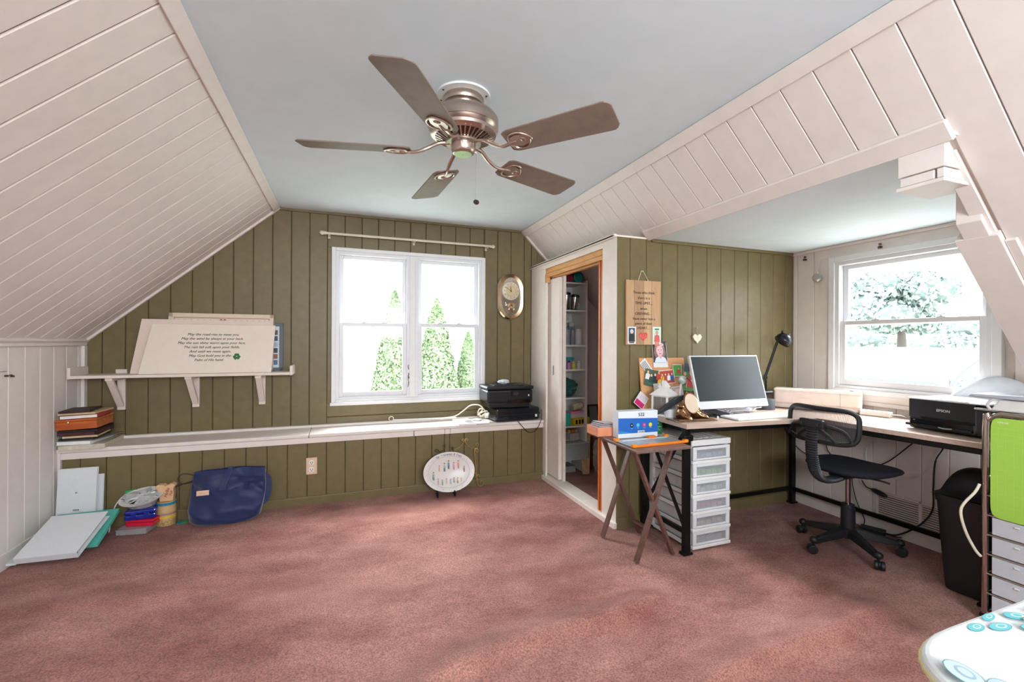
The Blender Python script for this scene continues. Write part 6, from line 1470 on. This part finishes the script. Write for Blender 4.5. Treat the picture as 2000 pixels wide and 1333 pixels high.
cbox('yellow_card_box', 'yellow upright box between blue and teal ones in the closet', 1.963, 3.985, .477, .036, .10, .105, 3, mat('#E0C030', .4))
cbox('teal_box', 'large teal box in the middle of the lower closet shelf', 2.045, 4.0, .477, .085, .12, .125, 8, mat('#3FB0A0', .35))
t = cbox('yellow_toy_box', 'yellow box with black lettering blocks jutting out of the closet shelf', 2.215, 3.99, .479, .21, .075, .065, 14, mat('#DDBB1E', .35))
for k in range(4): MB(W(t)).box(-.085+.04*k, -.06+.04*k, -.039, -.0375, .012, .054).build('black_block', M_BLACK, t)
MB(W(t)).box(-.10, .10, -.035, .035, .065, .070).build('lid', mat('#E6C838', .3), t)
t = cbox('pink_box', 'pink topped clear box on the yellow box in the closet', 2.165, 4.0, .551, .155, .09, .040, 10, mat('#C8BCC0', .2), lid=None); MB(W(t)).box(-.082, .082, -.05, .05, .040, .066).build('pink_lid', mat('#E08AB0', .3), t, bevel=.004)
t = thing('glass_jar', 'small glass jar of beads lying on the pink box in the closet', 'jar', M=T(2.125, 3.98, .655) @ RY(82)); MB(W(t)).lathe([(0, -.0), (.030, 0), (.034, .01), (.034, .10), (.024, .115), (0, .115)], 20).build('jar', mat('#A89A7A', .1, hex2='#D9D0B8', scale=60), t); MB(W(t)).lathe([(0, .115), (.028, .115), (.028, .13), (0, .13)], 20).build('lid', mat('#C8B8A0', .3, .6), t)
cl_ = thing('clear_bin', 'clear plastic bin of cards and folders on the lowest closet shelf', 'bin', (2.115, 4.02, .1555), 4); M = W(cl_)
b = MB(M); b.box(-.155, .155, -.12, -.117, 0, .15); b.box(-.155, .155, .117, .12, 0, .15); b.box(-.155, -.152, -.12, .12, 0, .15); b.box(.152, .155, -.12, .12, 0, .15); b.box(-.155, .155, -.12, .12, 0, .003); b.build('tub', mat('#C9D0D2', .1, alpha=.4), cl_)
MB(M).box(-.162, .162, -.127, .127, .15, .160).build('lid', mat('#D0D6D8', .15, alpha=.6), cl_, bevel=.003)
for k, c in enumerate(('#B8B4AC', '#D0CAA8', '#A8B8A0', '#C8C0B0', '#6AA0A0', '#3FC0A0', '#4AB8A8', '#C8B8C8', '#B8A8C0', '#E0D8D8')): MB(M).box(-.145+.029*k, -.125+.029*k, -.105, .06, .004, .10+.008*(k % 3)).build('card', mat(c, .5), cl_)
t = thing('foam_brush', 'black foam brush with wooden handle on the clear bin lid', 'brush', M=T(2.02, 3.97, .330) @ RZ(-38)); MB(W(t)).prism([(-.06, -.03), (.0, -.035), (.0, .035), (-.045, .04)], 0, .014, 'z').build('foam', mat('#1E1E28', .8), t, bevel=.003); MB(W(t)).cyl((0, 0, .008), (.11, 0, .008), .005, 8).build('handle', mat('#D9A8A0', .5), t)
cbox('tissue_box', 'small patterned white box above the clear bin in the closet', 2.15, 4.03, .318, .12, .09, .075, 12, mat('#D9D2D4', .5, hex2='#A8A0A8', scale=70))
for k in range(3):
    o = MB().cyl((2.10+.04*k, 3.99, .413), (2.10+.04*k, 4.07, .413), .018, 14); ctag(o.build('yarn_roll', mat(['#C89A50', '#B87838', '#B8A060'][k], .7, var=.2, scale=60)), ['mustard', 'rust orange', 'olive gold'][k]+' small roll on the patterned box in the closet', 'roll', 'small rolls in the closet')
pf = thing('closet_picture', 'dark framed grey picture leaning at the back of the closet', 'picture', M=basis((2.50, 4.18, .43), (1, 0, 0), (0, .04, .21))); M = W(pf)
b = MB(M); b.box(-.07, -.05, 0, .21, -.01, .004); b.box(.05, .09, 0, .21, -.01, .004); b.box(-.05, .05, 0, .02, -.01, .004); b.box(-.05, .05, .19, .21, -.01, .004); b.build('frame', mat('#4A3E38', .5), pf, bevel=.002); MB(M).box(-.05, .05, .02, .19, -.009, -.004).build('picture', mat('#8A8E94', .5), pf)
cbox('closet_carton', 'brown carton standing on the closet floor under the leaning picture', 2.50, 4.10, 0, .22, .17, .42, 0, mat('#8A6A4A', .8))
MB().bar((2.262, 3.90, .004), (2.33, 4.0, .48), .03, .014).build('wood_strip', M_LW)
ctag(bpy.data.objects['wood_strip'], 'long thin wooden strip leaning beside the closet shelves', 'wood')
for k, (x, dz) in enumerate(((2.215, .16), (2.238, .145))):
    o = MB(T(x, 3.90-.012*k, .002) @ RX(-14)).box(-.011, .011, -.01, .01, 0, dz); ctag(o.build('wood_offcut', mat('#D9C0A0', .6)), ['left pale wood offcut standing under the lowest closet shelf', 'right pale wood offcut standing under the lowest closet shelf'][k], 'wood')
o = crumple(2.385, 3.93, .16, .045, .04, .155, .35, 31).build('clear_sack', mat('#C9C0B0', .3, hex2='#A89C88', scale=30)); ctag(o, 'tall crumpled clear bag standing at the back of the closet', 'bag')
cbox('grey_tub', 'flat grey box on the closet floor under the shelves', 2.07, 4.08, 0, .22, .16, .06, 0, mat('#9A9894', .5))
o = crumple(1.97, 3.96, .03, .045, .04, .022, .4, 33).build('cloth_scrap', M_WHITE); ctag(o, 'small white cloth scrap on the closet floor', 'cloth')

# ============================================================ outside
def ground_mat(): return mat('#C9CCC0', .9, var=.1, scale=.5, hex2='#B5BCA8')
g = MB().box(-60, 90, 4.8, 120, -3.4, -3.2).build('ground', ground_mat()); g['kind'] = 'structure'
g = MB().box(3.9, 90, -60, 4.8, -3.4, -3.2).build('ground_side', ground_mat()); g['kind'] = 'structure'
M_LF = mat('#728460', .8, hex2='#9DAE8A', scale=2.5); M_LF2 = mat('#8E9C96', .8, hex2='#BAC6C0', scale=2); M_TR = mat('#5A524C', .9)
def leafy(name_, n, fn, size, mt, par, seed):
    random.seed(seed); b = MB()
    for i in range(n):
        p, nn = fn(); s_ = size*random.uniform(.6, 1.4)
        u = Vector((random.gauss(0, 1), random.gauss(0, 1), random.gauss(0, 1))).normalized(); v = u.cross(nn+Vector((random.gauss(0, .5), random.gauss(0, .5), random.gauss(0, .5)))).normalized()
        b.add([p-u*s_*.5, p+v*s_*.4, p+u*s_*.6, p-v*s_*.4], [(0, 1, 2, 3)])
    o = b.build(name_, mt, par); o['kind'] = 'stuff'; return o
def arbor(label, x, y, ztop, r0, seed, core='#62744F'):
    t = thing('arborvitae', label, 'tree', (x, y, -3.2), group='conifers beyond the back window'); h = ztop+3.2
    def rad(z): k = (ztop-z)/h; return r0*min(1, (k*1.9)**.72)
    b = MB(); b.grid(lambda u, v: (lambda z: (x+(rad(z)*.86)*math.cos(2*PI*u)*(1+.12*noise.noise(Vector((u*9, z*1.5, seed)))), y+rad(z)*.86*math.sin(2*PI*u), z))(-2.9+(h-.35)*v), 24, 30, closeu=True); b.build('crown', mat(core, .9, var=.3, scale=5), t)
    def fn():
        z = -2.9+(h-.3)*random.random()**.8; a = random.uniform(0, 2*PI); r = rad(z)*random.uniform(.82, 1.06)*(1+.1*noise.noise(Vector((a*2, z*2, seed)))); return Vector((x+r*math.cos(a), y+r*math.sin(a), z)), Vector((math.cos(a), math.sin(a), .3))
    leafy('foliage', 15000, fn, .07, M_LF, t, seed)
    MB().cyl((x, y, -3.2), (x, y, -2.6), .12, 10).build('trunk', M_TR, t)
arbor('left slim conifer seen through the left half of the back window', 1.12, 11, 2.50, .62, 1)
arbor('tall middle conifer seen through the right half of the back window', 2.12, 11, 2.36, .66, 2)
arbor('shortest conifer, rightmost through the back window', 2.98, 11.2, 1.55, .52, 3)
arbor('conifer peeking between the middle and right ones', 2.62, 12.4, .55, .6, 4)
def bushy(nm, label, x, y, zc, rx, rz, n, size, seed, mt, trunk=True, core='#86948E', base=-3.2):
    t = thing(nm, label, 'tree' if trunk else 'bush', (x, y, base)); random.seed(seed)
    bl = [(x+random.uniform(-.6, .6)*rx, y+random.uniform(-.7, .7)*rx, zc+random.uniform(-.55, .6)*rz, random.uniform(.3, .5)) for _ in range(14)]
    b = MB()
    for q in bl: b.ell(q[:3], (rx*q[3]*.8, rx*q[3]*.8, rz*q[3]*.8), 12, 8)
    b.build('crown', mat(core, .9, var=.3, scale=2), t)
    def fn():
        q = random.choice(bl); d = Vector((random.gauss(0, 1), random.gauss(0, 1), random.gauss(0, 1))).normalized(); return Vector((q[0]+d.x*rx*q[3], q[1]+d.y*rx*q[3], q[2]+d.z*rz*q[3])), d
    leafy('foliage', n, fn, size, mt, t, seed+1)
    if trunk: MB().tube([(x, y, base), (x+.1, y, (zc+base)/2), (x, y, zc)], [.28, .22, .12], 10, smooth=3).build('trunk', M_TR, t)
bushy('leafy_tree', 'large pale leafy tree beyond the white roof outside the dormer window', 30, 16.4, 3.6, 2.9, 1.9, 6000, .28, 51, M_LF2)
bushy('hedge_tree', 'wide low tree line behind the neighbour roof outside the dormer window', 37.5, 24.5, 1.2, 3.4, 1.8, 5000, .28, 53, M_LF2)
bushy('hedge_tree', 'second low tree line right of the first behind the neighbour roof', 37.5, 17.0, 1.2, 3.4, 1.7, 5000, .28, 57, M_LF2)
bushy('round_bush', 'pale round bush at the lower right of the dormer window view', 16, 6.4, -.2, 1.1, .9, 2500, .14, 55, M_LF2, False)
hs = thing('neighbour_house', 'white neighbouring house with pale roof seen through the dormer window', 'house', (24, 14, -3.2))
M_HW = mat('#77787A', .8); M_HR = mat('#8C8C8C', .9, var=.05, scale=4)
HX0, HX1, HY0, HY1, HZ = 22, 28, 9.6, 19, -.15
b = MB(); b.box(HX0, HX1, HY0, HY1, -3.2, HZ); b.build('walls', M_HW, hs)
b = MB(); b.hexa([(HX0-.4, HY0-.4, HZ-.1), (HX1+.4, HY0-.4, HZ-.1), (HX1+.4, HY1+.4, HZ-.1), (HX0-.4, HY1+.4, HZ-.1), (HX0+2.6, HY0+1.6, 1.15), (HX1-2.6, HY0+1.6, 1.15), (HX1-2.6, HY1-1.6, 1.15), (HX0+2.6, HY1-1.6, 1.15)]); b.build('roof', M_HR, hs)
MB().box(HX0-.5, HX0-.38, HY0-.4, HY1+.4, HZ-.14, HZ-.04).build('gutter', mat('#6A6C70', .5), hs)
for y in (10.6, 12.2, 12.9, 14.8, 17.0):
    f_ = MB().box(HX0-.05, HX0, y, y+.5, -1.35, -.45).build('window', M_WHITE, hs); MB().box(HX0-.06, HX0-.05, y+.06, y+.44, -1.29, -.51).build('pane', mat('#4A5258', .2), f_)
ba = thing('bare_tree', 'bare slender tree trunk with one side branch outside the dormer window', 'tree', (12, 5.75, -3.2))
b = MB(); b.tube([(12, 5.60, -3.2), (12, 5.62, -.5), (12, 5.74, .6), (12, 5.70, 1.3)], [.10, .09, .075, .05], 10, smooth=4); b.build('trunk', mat('#7A787C', .9), ba)
b = MB(); b.tube([(12, 5.70, .35), (12, 5.45, .75), (12, 5.05, 1.12), (12, 4.9, 1.2)], [.035, .03, .02, .015], 8, smooth=4); b.build('branch', mat('#706E72', .9), ba)
